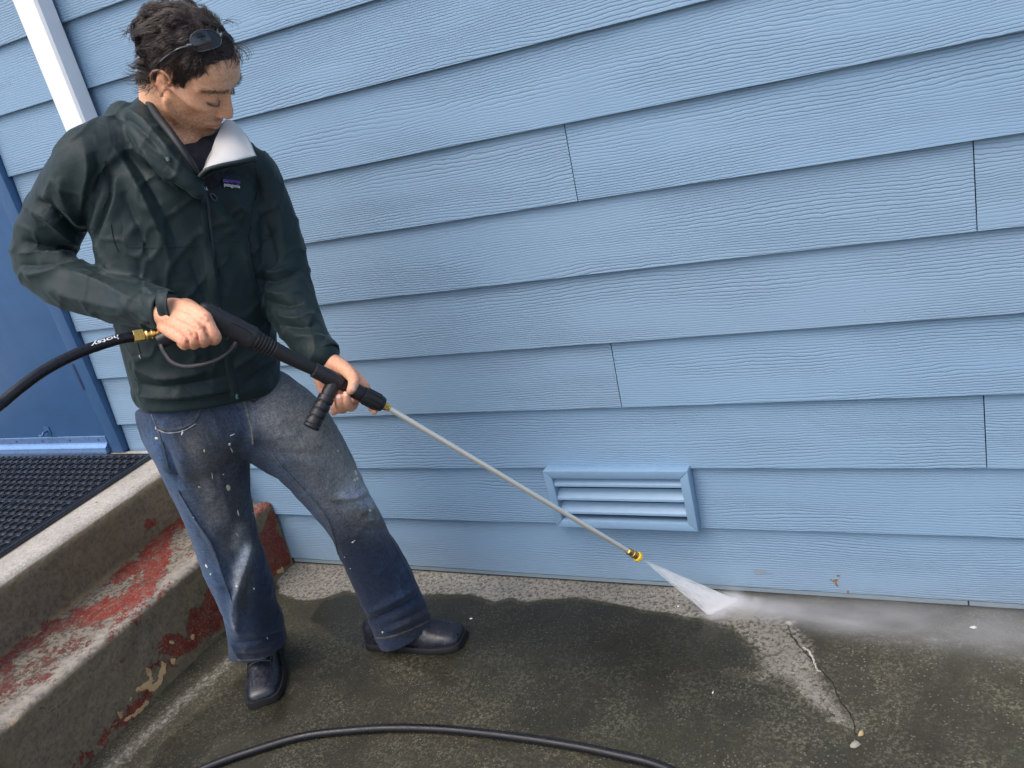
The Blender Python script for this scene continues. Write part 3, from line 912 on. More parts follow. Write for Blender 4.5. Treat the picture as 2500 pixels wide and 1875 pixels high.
# ---------------------------------------------------------------- jacket
R_ARM = [(230, 400, 1.72, .070), (172, 470, 1.76, .064), (120, 570, 1.81, .062), (100, 640, 1.82, .057), (165, 690, 1.785, .055), (262, 724, 1.74, .050), (340, 744, 1.70, .047), (392, 752, 1.672, .041)]
L_ARM = [(607, 428, 1.90, .062), (648, 510, 1.93, .060), (680, 610, 1.94, .060), (695, 690, 1.925, .060), (718, 760, 1.89, .056), (752, 825, 1.85, .046), (782, 868, 1.825, .041)]
JK = [spine_tube([(514, 966, 1.945, .158, .120), (508, 925, 1.935, .160, .122), (493, 850, 1.915, .163, .124), (467, 720, 1.88, .165, .124), (444, 590, 1.85, .172, .122), (428, 480, 1.825, .176, .116), (420, 415, 1.815, .165, .100), (424, 365, 1.80, .115, .085), (428, 335, 1.79, .075, .065)]),
      limb(R_ARM), limb(L_ARM),
      limb([(420, 375, 1.80, .075), (320, 372, 1.765, .078), (235, 395, 1.725, .074)]),
      limb([(440, 380, 1.81, .070), (530, 395, 1.86, .070), (602, 425, 1.90, .062)]),
      # rolled hood round the back of the neck and down to the zip
      limb([(352, 262, 1.745, .020), (345, 295, 1.715, .030), (372, 345, 1.685, .034), (415, 395, 1.675, .029), (458, 440, 1.680, .021), (484, 470, 1.69, .014)]),
      limb([(304, 298, 1.775, .040), (332, 325, 1.745, .043), (372, 375, 1.718, .036)]),
      limb([(352, 262, 1.745, .020), (385, 285, 1.86, .040), (470, 320, 1.90, .035), (540, 345, 1.88, .025)]),
      ]
jk = Sculpt(JK, .0042, 7)

# ---------------------------------------------------------------- jeans
def dz(u, v, z): return float((on_plane(u, v, 2, z) - CAM) @ FW)
R_LEG = [(472, 1030, 1.985, .110), (492, 1090, 2.01, .106), (520, 1190, 2.07, .091), (544, 1290, 2.14, .080), (576, 1390, 2.22, .078), (612, 1480, 2.33, .076), (628, 1550, 2.43, .081), (632, 1592, 2.47, .080)]
L_LEG = [(640, 1010, 2.01, .110), (704, 1058, 2.045, .104), (766, 1128, 2.10, .090), (818, 1205, 2.165, .077), (868, 1285, 2.235, .070), (912, 1370, 2.315, .076), (952, 1455, 2.375, .082), (984, 1532, 2.43, .085)]
JN = [spine_tube([(500, 955, 1.955, .150, .115), (515, 1000, 1.965, .158, .120), (535, 1045, 1.99, .155, .115), (560, 1075, 2.01, .12, .09)], 12), limb(R_LEG, 30, 24), limb(L_LEG, 30, 24)]
jn = Sculpt(JN, .0052, 5)

def zs(pts): return [(u / 2.074, 200 + v_ / 2.074) for u, v_ in pts]        # from the enlarged jacket view
def zj(pts): return [(300 + u / 1.8435, 850 + v_ / 1.8435) for u, v_ in pts]  # from the enlarged jeans view
N_ = jk.normals()
q_ = jk.V @ np.array([nrm([.9, .2, -.35]), nrm([.1, .8, .6]), nrm([-.3, .5, -.8])]).T
wr = 1 - np.abs(fbm(q_ * np.array([1, .45, 1]), 15, 2, 101)) * 2
jk.V += N_ * (fbm(jk.V, 6, 2, 102) * .0025 + (np.clip(wr, 0, 1) ** 7) * .0042 - .0005)[:, None]
jk.folds([
    # right sleeve
    (zs([(185, 590), (250, 640), (330, 715), (430, 800)]), .011, -.012), (zs([(190, 565), (250, 600), (340, 660), (420, 740)]), .010, .007), (zs([(150, 650), (240, 690), (330, 770), (430, 850)]), .014, .010),
    (zs([(110, 800), (220, 835), (340, 850), (440, 868)]), .010, -.011), (zs([(90, 865), (230, 870), (350, 872), (430, 880)]), .009, .009), (zs([(95, 930), (200, 925), (320, 905), (420, 892)]), .008, -.009),
    (zs([(120, 980), (230, 965), (330, 930)]), .012, .007), (zs([(330, 950), (470, 1000), (600, 1065), (700, 1120)]), .014, .006), (zs([(420, 930), (560, 985), (700, 1010), (780, 1050)]), .010, -.006),
    (zs([(230, 1060), (380, 1100), (560, 1140), (700, 1160)]), .014, .005), (zs([(650, 980), (720, 1020), (770, 1080)]), .009, .006), (zs([(600, 1100), (690, 1180), (760, 1230)]), .010, .005),
    (zs([(425, 330), (445, 440), (425, 560), (400, 690)]), .013, .008), (zs([(480, 350), (505, 470), (470, 620), (440, 740)]), .010, -.007), (zs([(300, 480), (320, 600), (400, 740)]), .016, .006),
    (zs([(250, 560), (290, 650), (380, 760)]), .010, -.006),
    # armpit and chest
    (zs([(545, 400), (550, 520), (550, 600), (500, 720), (470, 800)]), .010, -.013), (zs([(590, 470), (580, 590), (545, 700)]), .011, .007),
    (zs([(560, 310), (640, 430), (740, 620), (830, 820), (880, 980)]), .017, .008), (zs([(620, 330), (730, 480), (830, 660), (900, 820)]), .013, -.007), (zs([(690, 300), (800, 440), (900, 540), (1000, 600)]), .013, .006),
    (zs([(620, 560), (700, 740), (760, 900)]), .014, -.006), (zs([(760, 420), (880, 530), (980, 560)]), .009, -.005),
    (zs([(1070, 620), (1170, 740), (1240, 880), (1270, 1010)]), .014, .008), (zs([(1120, 600), (1220, 720), (1280, 820)]), .010, -.006), (zs([(1150, 560), (1230, 640), (1290, 700)]), .010, .005),
    (zs([(1300, 470), (1310, 560), (1290, 640)]), .010, -.010), (zs([(1340, 590), (1300, 620), (1280, 700), (1280, 860), (1310, 1000), (1340, 1130)]), .010, -.012),
    (zs([(1020, 720), (1050, 860), (1080, 1010), (1120, 1100)]), .012, .007), (zs([(1075, 840), (1100, 960), (1150, 1080)]), .009, -.006), (zs([(960, 900), (1010, 1020), (1060, 1110)]), .012, -.005),
    # left sleeve
    (zs([(1300, 985), (1370, 1010), (1450, 985), (1530, 950)]), .009, -.010), (zs([(1310, 950), (1390, 965), (1470, 945)]), .009, .007), (zs([(1330, 1060), (1430, 1075), (1530, 1060)]), .011, .008),
    (zs([(1350, 1110), (1450, 1130), (1540, 1120)]), .008, -.008), (zs([(1400, 1180), (1500, 1200), (1590, 1170)]), .010, .008), (zs([(1440, 1235), (1530, 1240), (1610, 1220)]), .008, -.008),
    (zs([(1480, 1290), (1570, 1290), (1650, 1290)]), .010, .006), (zs([(1380, 520), (1420, 680), (1440, 820)]), .014, .005), (zs([(1340, 700), (1380, 830), (1400, 930)]), .012, -.005),
    # lower body and hem
    (zs([(620, 1290), (690, 1400), (700, 1520)]), .016, .008), (zs([(680, 1440), (790, 1500), (930, 1490), (1080, 1450)]), .012, .007), (zs([(700, 1530), (850, 1545), (1020, 1520), (1160, 1490)]), .009, -.007),
    (zs([(690, 1590), (850, 1600), (1040, 1580), (1190, 1550)]), .010, .006), (zs([(1230, 1540), (1300, 1480), (1400, 1410)]), .010, -.008), (zs([(1180, 1450), (1260, 1400), (1360, 1340)]), .013, .007),
    (zs([(900, 1150), (960, 1300), (1000, 1420)]), .016, .006), (zs([(700, 900), (720, 1050), (780, 1140)]), .012, -.005), (zs([(480, 790), (520, 900), (560, 960)]), .010, .006),
    # hood roll
    (zs([(560, 175), (660, 200), (760, 290), (840, 370)]), .010, -.008), (zs([(620, 130), (720, 190), (820, 310), (900, 410), (980, 480)]), .010, .006), (zs([(700, 300), (800, 390), (900, 470)]), .008, -.006),
])
jk.smooth(1, .25)

# trousers: slack denim
N_ = jn.normals()
jn.V += N_ * (fbm(jn.V, 8, 3, 111) * .006 + np.clip(1 - np.abs(fbm(jn.V * np.array([1, 1, .6]), 13, 3, 112)) * 2, 0, 1)[:] ** 3 * .004 - .002)[:, None]
def flat_hem(sc, p0, ax, rad=.16, lip=.0):
    p0 = np.asarray(p0); ax = nrm(ax)
    d = sc.V - p0
    m = (np.linalg.norm(d, axis=1) < rad) & (d @ ax > lip)
    sc.V[m] -= ((d[m] @ ax) - lip)[:, None] * ax
jn.folds([
    (zj([(575, 760), (570, 880), (545, 970), (515, 1070), (500, 1180), (520, 1300)]), .012, .013), (zj([(600, 900), (590, 1010), (560, 1110), (560, 1220)]), .012, -.007), (zj([(470, 960), (490, 1040), (490, 1120)]), .012, -.006),
    (zj([(255, 640), (330, 770), (400, 880), (450, 1010), (500, 1150)]), .008, .006), (zj([(420, 480), (450, 650), (500, 820)]), .022, .006), (zj([(180, 420), (215, 520), (250, 610)]), .014, -.010),
    (zj([(500, 1330), (600, 1320), (720, 1280)]), .010, -.009), (zj([(490, 1290), (590, 1290), (710, 1250)]), .010, .006), (zj([(520, 1370), (620, 1365), (715, 1330)]), .008, .007),
    (zj([(480, 1310), (510, 1360), (530, 1400)]), .010, .010),
    (zj([(940, 690), (1010, 705), (1080, 690), (1120, 660)]), .011, -.010), (zj([(960, 660), (1030, 670), (1100, 640)]), .011, .009), (zj([(1040, 750), (1110, 770), (1170, 760)]), .012, .008), (zj([(1000, 800), (1090, 820), (1180, 810)]), .012, -.006),
    (zj([(660, 480), (720, 550), (820, 650), (900, 740), (950, 860), (990, 1000)]), .007, .005), (zj([(600, 430), (700, 470), (830, 480), (930, 470)]), .014, -.006), (zj([(590, 400), (680, 400), (800, 380)]), .014, .005),
    (zj([(1110, 1230), (1210, 1190), (1330, 1120)]), .012, -.012), (zj([(1100, 1190), (1210, 1140), (1320, 1080)]), .012, .009), (zj([(1170, 1280), (1280, 1230), (1390, 1180)]), .010, .010), (zj([(1200, 1250), (1300, 1205), (1370, 1165)]), .007, -.007),
    (zj([(1180, 830), (1240, 930), (1300, 1040)]), .014, .006), (zj([(590, 270), (585, 360), (590, 450)]), .008, .005), (zj([(480, 240), (560, 300), (580, 400)]), .010, -.004),
])
RHEM, LHEM = np.array([-1.814, -.492, .078]), np.array([-1.416, -.330, .036])
jn.smooth(1, .4)
flat_hem(jn, RHEM, (.05, -.12, -1), .22)
flat_hem(jn, LHEM, (.28, .02, -1), .22)

# ---------------------------------------------------------------- body: head, neck, torso, arms, hands as one skin
def ring_loft(rows, k=36):
    """head sections: u, half width, front, back, power"""
    V, F = [], []
    a = np.linspace(0, 2 * np.pi, k, endpoint=False)
    rows = resample(np.array([[r[0], r[1], r[2], r[3], r[4]] for r in rows]), 40)
    for (u, hw, fr, bk, pw) in rows:
        c = (fr + bk) / 2; h = (fr - bk) / 2
        ca = np.sign(np.cos(a)) * np.abs(np.cos(a)) ** (2 / pw); sa = np.sign(np.sin(a)) * np.abs(np.sin(a)) ** (2 / pw)
        for x, y in zip(ca, sa): V.append(hd(hw * x, c + h * y, u))
    n = len(rows)
    for i in range(n - 1):
        for j_ in range(k): F.append((i * k + j_, i * k + (j_ + 1) % k, (i + 1) * k + (j_ + 1) % k, (i + 1) * k + j_))
    F.append(tuple(range(k - 1, -1, -1))); F.append(tuple(range((n - 1) * k, n * k)))
    return np.array(V), F

def ellipsoid(c, axes, r, k=20):
    th = np.linspace(.12, np.pi - .12, k // 2 + 2)
    P = np.c_[-np.cos(th), np.sin(th)]
    V, F = lathe(P, (0, 0, 0), (0, 0, 1), k)
    A = np.array(axes)
    return np.asarray(c) + (V * np.asarray(r)) @ A, F
HA = [HS, HF, HU]
def he(s, f, u): return hd(s, f + .007, u - .004)
def echain(pts, rad, k=10, n=None): return chain([he(*p) for p in pts], rad, k, n)
def hchain(pts, rad, k=10, n=None): return chain([hd(*p) for p in pts], rad, k, n)

face = [ellipsoid(hd(0, -.006, .044), HA, (.0725, .090, .070), 36),
        ring_loft([(.088, .054, .074, -.03, 2.2), (.066, .063, .0905, -.05, 2.2), (.042, .0665, .0955, -.05, 2.3), (.022, .0655, .0895, -.045, 2.4), (.004, .066, .0875, -.04, 2.3), (-.014, .0655, .0880, -.03, 2.2),
                   (-.034, .061, .0885, -.02, 2.15), (-.055, .056, .0900, -.006, 2.1), (-.072, .050, .0900, .006, 2.1), (-.088, .042, .0885, .022, 2.1), (-.102, .031, .0865, .038, 2.1), (-.111, .018, .080, .052, 2.0)]),
        hchain([(0, .086, .024), (0, .092, .008), (0, .100, -.010), (0, .1065, -.025), (0, .1075, -.0325)], [.0085, .0078, .0088, .0105, .0110]),
        hchain([(0, .080, .014), (0, .086, -.008), (0, .093, -.028)], [.011, .0135, .0155]),
        ellipsoid(hd(0, .1075, -.0335), HA, (.0112, .0110, .0098), 16)]
for s_ in (-1, 1):
    face += [ellipsoid(hd(s_ * .0125, .0955, -.0365), HA, (.0082, .0120, .0078), 14),
             hchain([(s_ * .006, .0890, .028), (s_ * .024, .0890, .033), (s_ * .044, .0765, .032), (s_ * .057, .058, .023)], [.0085, .0095, .0095, .008]),
             ellipsoid(hd(s_ * .0315, .0745, .0060), HA, (.0145, .0135, .0125), 18),
             hchain([(s_ * .028, .083, -.012), (s_ * .046, .074, -.014), (s_ * .060, .055, -.010), (s_ * .068, .02, -.002)], [.010, .0125, .0115, .007]),
             hchain([(s_ * .060, .010, -.045), (s_ * .052, .030, -.070), (s_ * .036, .060, -.094), (s_ * .015, .078, -.104)], [.010, .012, .011, .011]),
             # ear: plate, helix rim, lobe, tragus
             ellipsoid(he(s_ * .0745, -.012, .004), [nrm(HS * s_ * .92 - HF * .38), nrm(HF * .92 + HS * s_ * .38), nrm(HU * .98 - HF * .17)], (.0042, .0145, .027), 16),
             echain([(s_ * .0735, .004, .010), (s_ * .078, .004, .024), (s_ * .0825, -.008, .0335), (s_ * .0865, -.022, .030), (s_ * .0865, -.028, .014), (s_ * .082, -.024, -.004), (s_ * .0765, -.014, -.018)], [.0030, .0036, .0040, .0042, .0040, .0036, .0034], 8, 26),
             ellipsoid(he(s_ * .0735, -.006, -.0245), HA, (.0048, .0075, .0085), 12),
             ellipsoid(he(s_ * .0725, .003, -.002), HA, (.0045, .0045, .0065), 10)]
face += [hchain([(-.0245, .0865, -.0655), (-.012, .0945, -.0625), (0, .0968, -.0625), (.012, .0945, -.0625), (.0245, .0865, -.0655)], [.0035, .0052, .0055, .0052, .0035], 8, 20),
         hchain([(-.0215, .0865, -.0715), (-.010, .0945, -.0745), (0, .0965, -.075), (.010, .0945, -.0745), (.0215, .0865, -.0715)], [.0035, .0058, .0062, .0058, .0035], 8, 20),
         ellipsoid(hd(0, .0845, -.0985), HA, (.020, .0125, .0125), 18)]

# neck, hidden torso, legs
nb = at(436, 372, 1.80)
neck = [chain([hd(0, -.035, .01), hd(0, -.022, -.05), .5 * (hd(0, -.03, -.085) + nb) + FW * .0, nb, at(440, 460, 1.83)], [.050, .056, .058, .066, .09], 24),
        limb([(440, 440, 1.835, .095), (470, 680, 1.875, .10), (505, 960, 1.96, .105)], 20),
        limb([(330, 395, 1.78, .040), (228, 405, 1.73, .036), (165, 480, 1.765, .032), (114, 575, 1.812, .032), (105, 640, 1.822, .032), (165, 690, 1.79, .030), (270, 722, 1.74, .028), (385, 757, 1.672, .026), (400, 765, 1.655, .0265)], 60),
        limb([(540, 405, 1.87, .035), (607, 430, 1.905, .033), (650, 515, 1.935, .030), (682, 615, 1.945, .030), (695, 692, 1.93, .030), (718, 760, 1.895, .028), (755, 828, 1.852, .026), (795, 876, 1.822, .0255), (808, 893, 1.82, .0255)], 60),
        limb([(490, 1040, 2.00, .07), (525, 1200, 2.08, .05), (576, 1390, 2.225, .045), (628, 1550, 2.44, .036)], 24), limb([(640, 1020, 2.02, .07), (770, 1135, 2.11, .05), (868, 1285, 2.24, .042), (970, 1495, 2.41, .036)], 24)]

# right hand: fist closed round the grip, back of the hand to the viewer
def fing(rows, k=12): return limb(rows, 6 * (len(rows) - 1) + 1, k)
RH = [limb([(392, 757, 1.672, .029), (415, 768, 1.652, .0275), (440, 775, 1.640, .027)], 12),
      limb([(405, 752, 1.660, .020), (440, 752, 1.640, .018), (478, 763, 1.618, .0155), (503, 777, 1.603, .0125)], 14),
      limb([(408, 765, 1.655, .021), (445, 772, 1.628, .018), (483, 797, 1.598, .0125)], 14),
      limb([(405, 778, 1.655, .020), (435, 790, 1.630, .0175), (462, 811, 1.602, .0120)], 14),
      limb([(400, 786, 1.662, .019), (420, 806, 1.640, .0165), (441, 825, 1.614, .0115)], 14),
      fing([(503, 777, 1.602, .0125), (516, 803, 1.598, .0112), (527, 823, 1.604, .0108), (520, 832, 1.636, .0092), (502, 818, 1.660, .0085)]),
      fing([(483, 797, 1.596, .0125), (493, 815, 1.590, .0112), (501, 829, 1.598, .0108), (496, 838, 1.632, .0092), (480, 826, 1.655, .0085)]),
      fing([(462, 811, 1.600, .0120), (470, 826, 1.596, .0108), (476, 835, 1.604, .0103), (472, 843, 1.636, .0090), (458, 832, 1.658, .0083)]),
      fing([(441, 825, 1.612, .0115), (448, 835, 1.608, .0100), (452, 840, 1.616, .0094), (450, 845, 1.642, .0082), (440, 838, 1.660, .0076)]),
      fing([(425, 757, 1.668, .017), (455, 745, 1.690, .014), (490, 765, 1.695, .0115), (512, 785, 1.69, .0095)])]
# left hand: palm behind the lance, thumb over the top, fingers coming up in front
LH = [limb([(795, 876, 1.822, .0265), (812, 898, 1.822, .0255), (828, 915, 1.825, .025)], 12),
      limb([(806, 892, 1.828, .022), (818, 925, 1.838, .019), (822, 955, 1.845, .015)], 12), limb([(812, 890, 1.83, .022), (835, 930, 1.842, .018), (846, 960, 1.848, .0135)], 12),
      limb([(816, 888, 1.83, .021), (850, 925, 1.842, .017), (868, 955, 1.846, .0135)], 12), limb([(816, 886, 1.828, .020), (858, 915, 1.840, .0155), (890, 945, 1.845, .0125)], 12),
      limb([(795, 890, 1.825, .020), (785, 920, 1.83, .017), (792, 950, 1.838, .014)], 12),
      # thumb
      fing([(812, 886, 1.812, .019), (838, 900, 1.790, .0165), (858, 917, 1.770, .0130), (864, 932, 1.755, .0118), (859, 948, 1.752, .0102), (856, 953, 1.753, .0090)], 14),
      # middle and ring: fingertips in front
      fing([(846, 960, 1.848, .0125), (842, 992, 1.838, .0108), (833, 998, 1.800, .0100), (828, 985, 1.776, .0095), (826, 970, 1.770, .0088)], 14),
      fing([(868, 955, 1.846, .0125), (862, 988, 1.838, .0108), (853, 993, 1.800, .0100), (847, 980, 1.774, .0095), (844, 965, 1.768, .0088)], 14),
      # little finger behind the side handle
      fing([(822, 955, 1.845, .0115), (824, 985, 1.838, .0098), (818, 1000, 1.815, .0092), (815, 1005, 1.80, .0086)], 12),
      # forefinger under the coupling
      fing([(890, 945, 1.845, .0122), (900, 975, 1.845, .0105), (910, 995, 1.838, .0098), (914, 1003, 1.825, .0085)], 12)]
bd = Sculpt(face + neck + RH + LH, .0024, 3, .5)
hl = to_head(bd.V)
inhead = (np.abs(hl[:, 0]) < .1) & (hl[:, 1] > -.12) & (hl[:, 1] < .13) & (hl[:, 2] > -.13)
feat = np.zeros(len(bd.V))
for c_, r_ in (((0, .105, -.03), .022), ((0, .095, -.068), .026), ((.08, -.005, .0), .040), ((-.08, -.005, .0), .040), ((.032, .085, .006), .018), ((-.032, .085, .006), .018), ((0, .095, 0), .013)):
    feat = np.maximum(feat, np.exp(-(np.linalg.norm(hl - np.array(c_), axis=1) / r_) ** 4))
bd.smooth(22, .5, inhead * (1 - feat))
def hbrush(V, c, w, h):
    """push along the outward normal near a head-space spot"""
    d_ = np.linalg.norm(HL_ - np.array(c), axis=1)
    return h * np.exp(-(d_ / w) ** 2)
def hline(V, pts, w, h):
    d_, t_ = dist_line(HL_, resample(np.array(pts, float), 10)); return h * np.exp(-(d_ / w) ** 2)
hidx = np.where(inhead)[0]; HV_ = bd.V[hidx]; HL_ = to_head(HV_); N_ = bd.normals(); D_ = np.zeros(len(hidx))
for s_ in (-1, 1):
    D_ += hbrush(HV_, (s_ * .0165, .086, .016), .010, -.0060)           # inner eye corner
    D_ += hline(HV_, [(s_ * .018, .088, .0155), (s_ * .032, .090, .0185), (s_ * .046, .080, .0155)], .0032, -.0035)   # lid crease
    D_ += hline(HV_, [(s_ * .018, .087, -.0005), (s_ * .031, .0905, -.0045), (s_ * .045, .080, -.001)], .0022, -.0022)  # lash line
    D_ += hline(HV_, [(s_ * .018, .085, -.010), (s_ * .032, .086, -.014), (s_ * .044, .078, -.011)], .0045, -.0020)   # tear trough
    D_ += hline(HV_, [(s_ * .0185, .093, -.034), (s_ * .027, .088, -.048), (s_ * .031, .084, -.062)], .0045, -.0022)  # smile fold
    D_ += hline(HV_, [(s_ * .0195, .092, -.030), (s_ * .0215, .090, -.040)], .0035, -.0026)
    D_ += hbrush(HV_, (s_ * .046, .062, -.045), .018, -.0035)           # hollow cheek
    D_ += hbrush(HV_, (s_ * .007, .099, -.0435), .0045, -.004)          # nostril
    D_ += hline(HV_, [(s_ * .079, .005, .014), (s_ * .0815, -.005, .020), (s_ * .083, -.014, .012), (s_ * .080, -.011, -.002)], .0035, -.0022)
    D_ += hbrush(HV_, (s_ * .077, .001, -.002), .0075, -.0045)          # ear bowl
D_ += hline(HV_, [(-.025, .089, -.0682), (-.010, .0975, -.0675), (0, .098, -.068), (.010, .0975, -.0675), (.025, .089, -.0682)], .0020, -.0026)   # mouth line
D_ += hline(HV_, [(-.014, .093, -.0835), (0, .096, -.0845), (.014, .093, -.0835)], .006, -.0030)
D_ += hline(HV_, [(0, .096, -.048), (0, .096, -.056)], .0035, -.0015)
D_ += hline(HV_, [(-.03, .090, .052), (0, .094, .050), (.03, .090, .052)], .0026, -.0016)
D_ += hline(HV_, [(.004, .094, .036), (.006, .095, .027)], .0026, -.0018)
bd.V[hidx] += N_[hidx] * D_[:, None]
bd.smooth(1, .4, inhead.astype(float))

bd.folds([([(499, 797), (505, 812), (511, 829)], .0036, -.0060), ([(478, 812), (482, 824), (486, 838)], .0036, -.0055), ([(455, 825), (459, 834), (463, 845)], .0034, -.0050),
          ([(494, 768), (504, 777), (507, 786)], .0070, .0030), ([(476, 790), (484, 796), (488, 804)], .0065, .0030), ([(455, 805), (462, 811), (466, 818)], .0060, .0028),
          ([(440, 762), (470, 772), (498, 776)], .0035, .0012), ([(430, 775), (455, 785), (478, 796)], .0035, .0012), ([(852, 926), (858, 930), (866, 927)], .0025, -.0012), ([(835, 955), (836, 968), (837, 985)], .0030, -.0040)])

# ---------------------------------------------------------------- skin colours
bvb = bd.bvh()
hl = to_head(bd.V)
col = np.tile(np.array([.82, .465, .285]), (len(bd.V), 1))
def tint(w_, c):
    global col
    w_ = np.clip(w_, 0, 1)[:, None]; col = col * (1 - w_) + np.array(c) * w_
vn = fbm(bd.V, 55, 3, 201); vb = fbm(bd.V, 20, 2, 203)
hm = np.exp(-(np.clip(np.linalg.norm(hl - np.array([0, .03, 0]), axis=1) - .13, 0, 1) / .03) ** 2)
def hb(c, w_):
    return np.exp(-(np.linalg.norm((hl - np.array(c)) , axis=1) / w_) ** 2)
def hbl(pts, w_):
    m = inhead; out = np.zeros(len(bd.V)); d_, _ = dist_line(hl[m], resample(np.array(pts, float), 10)); out[m] = np.exp(-(d_ / w_) ** 2); return out
inh2 = np.where(inhead, 1.0, 0.0)
tint(.55 * np.clip(vb * .5 + .2, 0, 1), (.64, .31, .175))
tint(.50 * hb((0, .110, -.030), .020) * inh2, (.70, .27, .175))
for s_ in (-1, 1):
    tint(.40 * hb((s_ * .045, .070, -.018), .024) * inh2, (.68, .29, .175))
    tint(.55 * hb((s_ * .082, -.007, .0), .030) * inh2, (.68, .28, .165))
    tint(.35 * hb((s_ * .030, .086, -.006), .012) * inh2, (.56, .31, .23))
    # brow
    br = hbl([(s_ * .011, .094, .0265), (s_ * .026, .093, .0315), (s_ * .044, .081, .0325), (s_ * .056, .066, .026)], .0056)
    tint(.88 * br * np.clip(.75 + vn * .8, 0, 1), (.075, .045, .028))
    tint(.95 * hbl([(s_ * .019, .087, .0000), (s_ * .031, .0905, -.0045), (s_ * .046, .078, -.001)], .0026), (.028, .017, .013))
    tint(.7 * hbl([(s_ * .018, .088, .0155), (s_ * .032, .090, .0185), (s_ * .046, .080, .0155)], .0025), (.40, .21, .14))
# stubble: jaw, chin, upper lip
jawz = sstep(-.030, -.062, hl[:, 2]) * sstep(.015, .04, hl[:, 1]) * inh2
side = sstep(.0, -.045, hl[:, 2]) * sstep(.018, .04, np.abs(hl[:, 0])) * sstep(-.01, .02, hl[:, 1]) * sstep(.085, .05, hl[:, 1]) * inh2
st = np.clip(np.maximum(jawz, side * .8), 0, 1) * sstep(-.145, -.11, hl[:, 2])
stn = np.clip(.55 + .9 * fbm(bd.V, 420, 2, 207) + .3 * vn, 0, 1)
tint(.74 * st * stn, (.20, .115, .055))
tint(.8 * (hb((.007, .099, -.0430), .0042) + hb((-.007, .099, -.0430), .0042)) * inh2, (.10, .035, .025))
tint(.85 * np.maximum(hbl([(-.022, .090, -.0655), (0, .0985, -.0635), (.022, .090, -.0655)], .0032), hbl([(-.019, .090, -.0720), (0, .098, -.0745), (.019, .090, -.0720)], .0042)), (.66, .27, .21))
tint(.9 * hbl([(-.025, .089, -.0682), (0, .0985, -.0680), (.025, .089, -.0682)], .0012), (.13, .045, .035))
# cropped hair colour on the scalp
def hair_mask(h):
    s, f, u = np.abs(h[:, 0]), h[:, 1], h[:, 2]
    line = np.where(f > .045, .086 - .25 * (f - .05), .086 - (.05 - f) * 0)           # forehead line
    side_line = np.interp(f, [-.12, -.045, -.026, -.006, .010, .018, .025, .033, .038, .045, .05, .06], [-.045, -.045, -.038, .034, .034, .004, .002, .018, .040, .050, .074, .092])
    lim = np.where(s > .042, side_line, np.where(f > .02, np.interp(s, [0, .02, .042], [.083, .085, np.nan_to_num(.088)]), side_line))
    lim = np.where((f > .04), np.interp(s, [0, .025, .045, .06], [.082, .085, .080, .055]), side_line)
    return u - lim
hmk = sstep(-.004, .006, hair_mask(hl)) * inh2 * (hl[:, 2] > -.06)
tint(.93 * hmk, (.022, .014, .010))
# hands: knuckles, nails, shade painted dark red between the fingers
hands = (~inhead) & (bd.V[:, 2] < 1.25)
for c_ in ((503, 777, 1.595), (483, 797, 1.588), (462, 811, 1.592), (441, 825, 1.603), (527, 823, 1.596), (501, 829, 1.588), (476, 835, 1.594)):
    tint(.45 * np.exp(-(np.linalg.norm(bd.V - at(*c_), axis=1) / .014) ** 2) * hands, (.76, .33, .22))
tint(.45 * hands, (.74, .36, .24))
tint(.35 * hands * np.clip(vb, 0, 1), (.70, .30, .20))
for ln_ in ([(499, 797), (505, 812), (511, 829)], [(478, 812), (482, 824), (486, 838)], [(455, 825), (459, 834), (463, 845)], [(835, 957), (836, 970), (837, 985)]):
    L_ = bd.cast(ln_, bvb)
    if len(L_) > 1: tint(.7 * np.exp(-(dist_line(bd.V, L_)[0] / .0026) ** 2) * hands, (.30, .10, .06))
for c_, w_ in (((862, 948, 1.743), .0062), ((827, 969, 1.760), .0058), ((845, 964, 1.758), .0058)):
    tint(.6 * np.exp(-(np.linalg.norm(bd.V - at(*c_), axis=1) / w_) ** 4), (.78, .56, .46))

def skin_material():
    m = MB('skin', .46, .45)
    g = m.obj()
    c = m.attr('tone', 'Color')
    n = m.noise(160, 4, .6, g); n2 = m.noise(700, 2, .5, g)
    mul = m.mix(m.ramp(n, .3, .7, 0, .40), c, (.50, .21, .12))
    mul = m.mix(m.ramp(m.noise(330, 3, .6, g), .50, .68, 0, .35), mul, (.40, .17, .10))
    m.color(mul)
    m.b.inputs['Subsurface Weight'].default_value = .12
    m.b.inputs['Subsurface Radius'].default_value = (.9, .35, .18)
    m.b.inputs['Subsurface Scale'].default_value = .006
    m.rough(m.ramp(n, .3, .7, .40, .58))
    m.bump(m.math('ADD', m.math('MULTIPLY', n, .7), m.math('MULTIPLY', n2, .5)), .0006, .6)
    return m.m
M_SKIN = skin_material()
body = part('body', (bd.V, bd.F), M_SKIN, person, True, dict(tone=col))

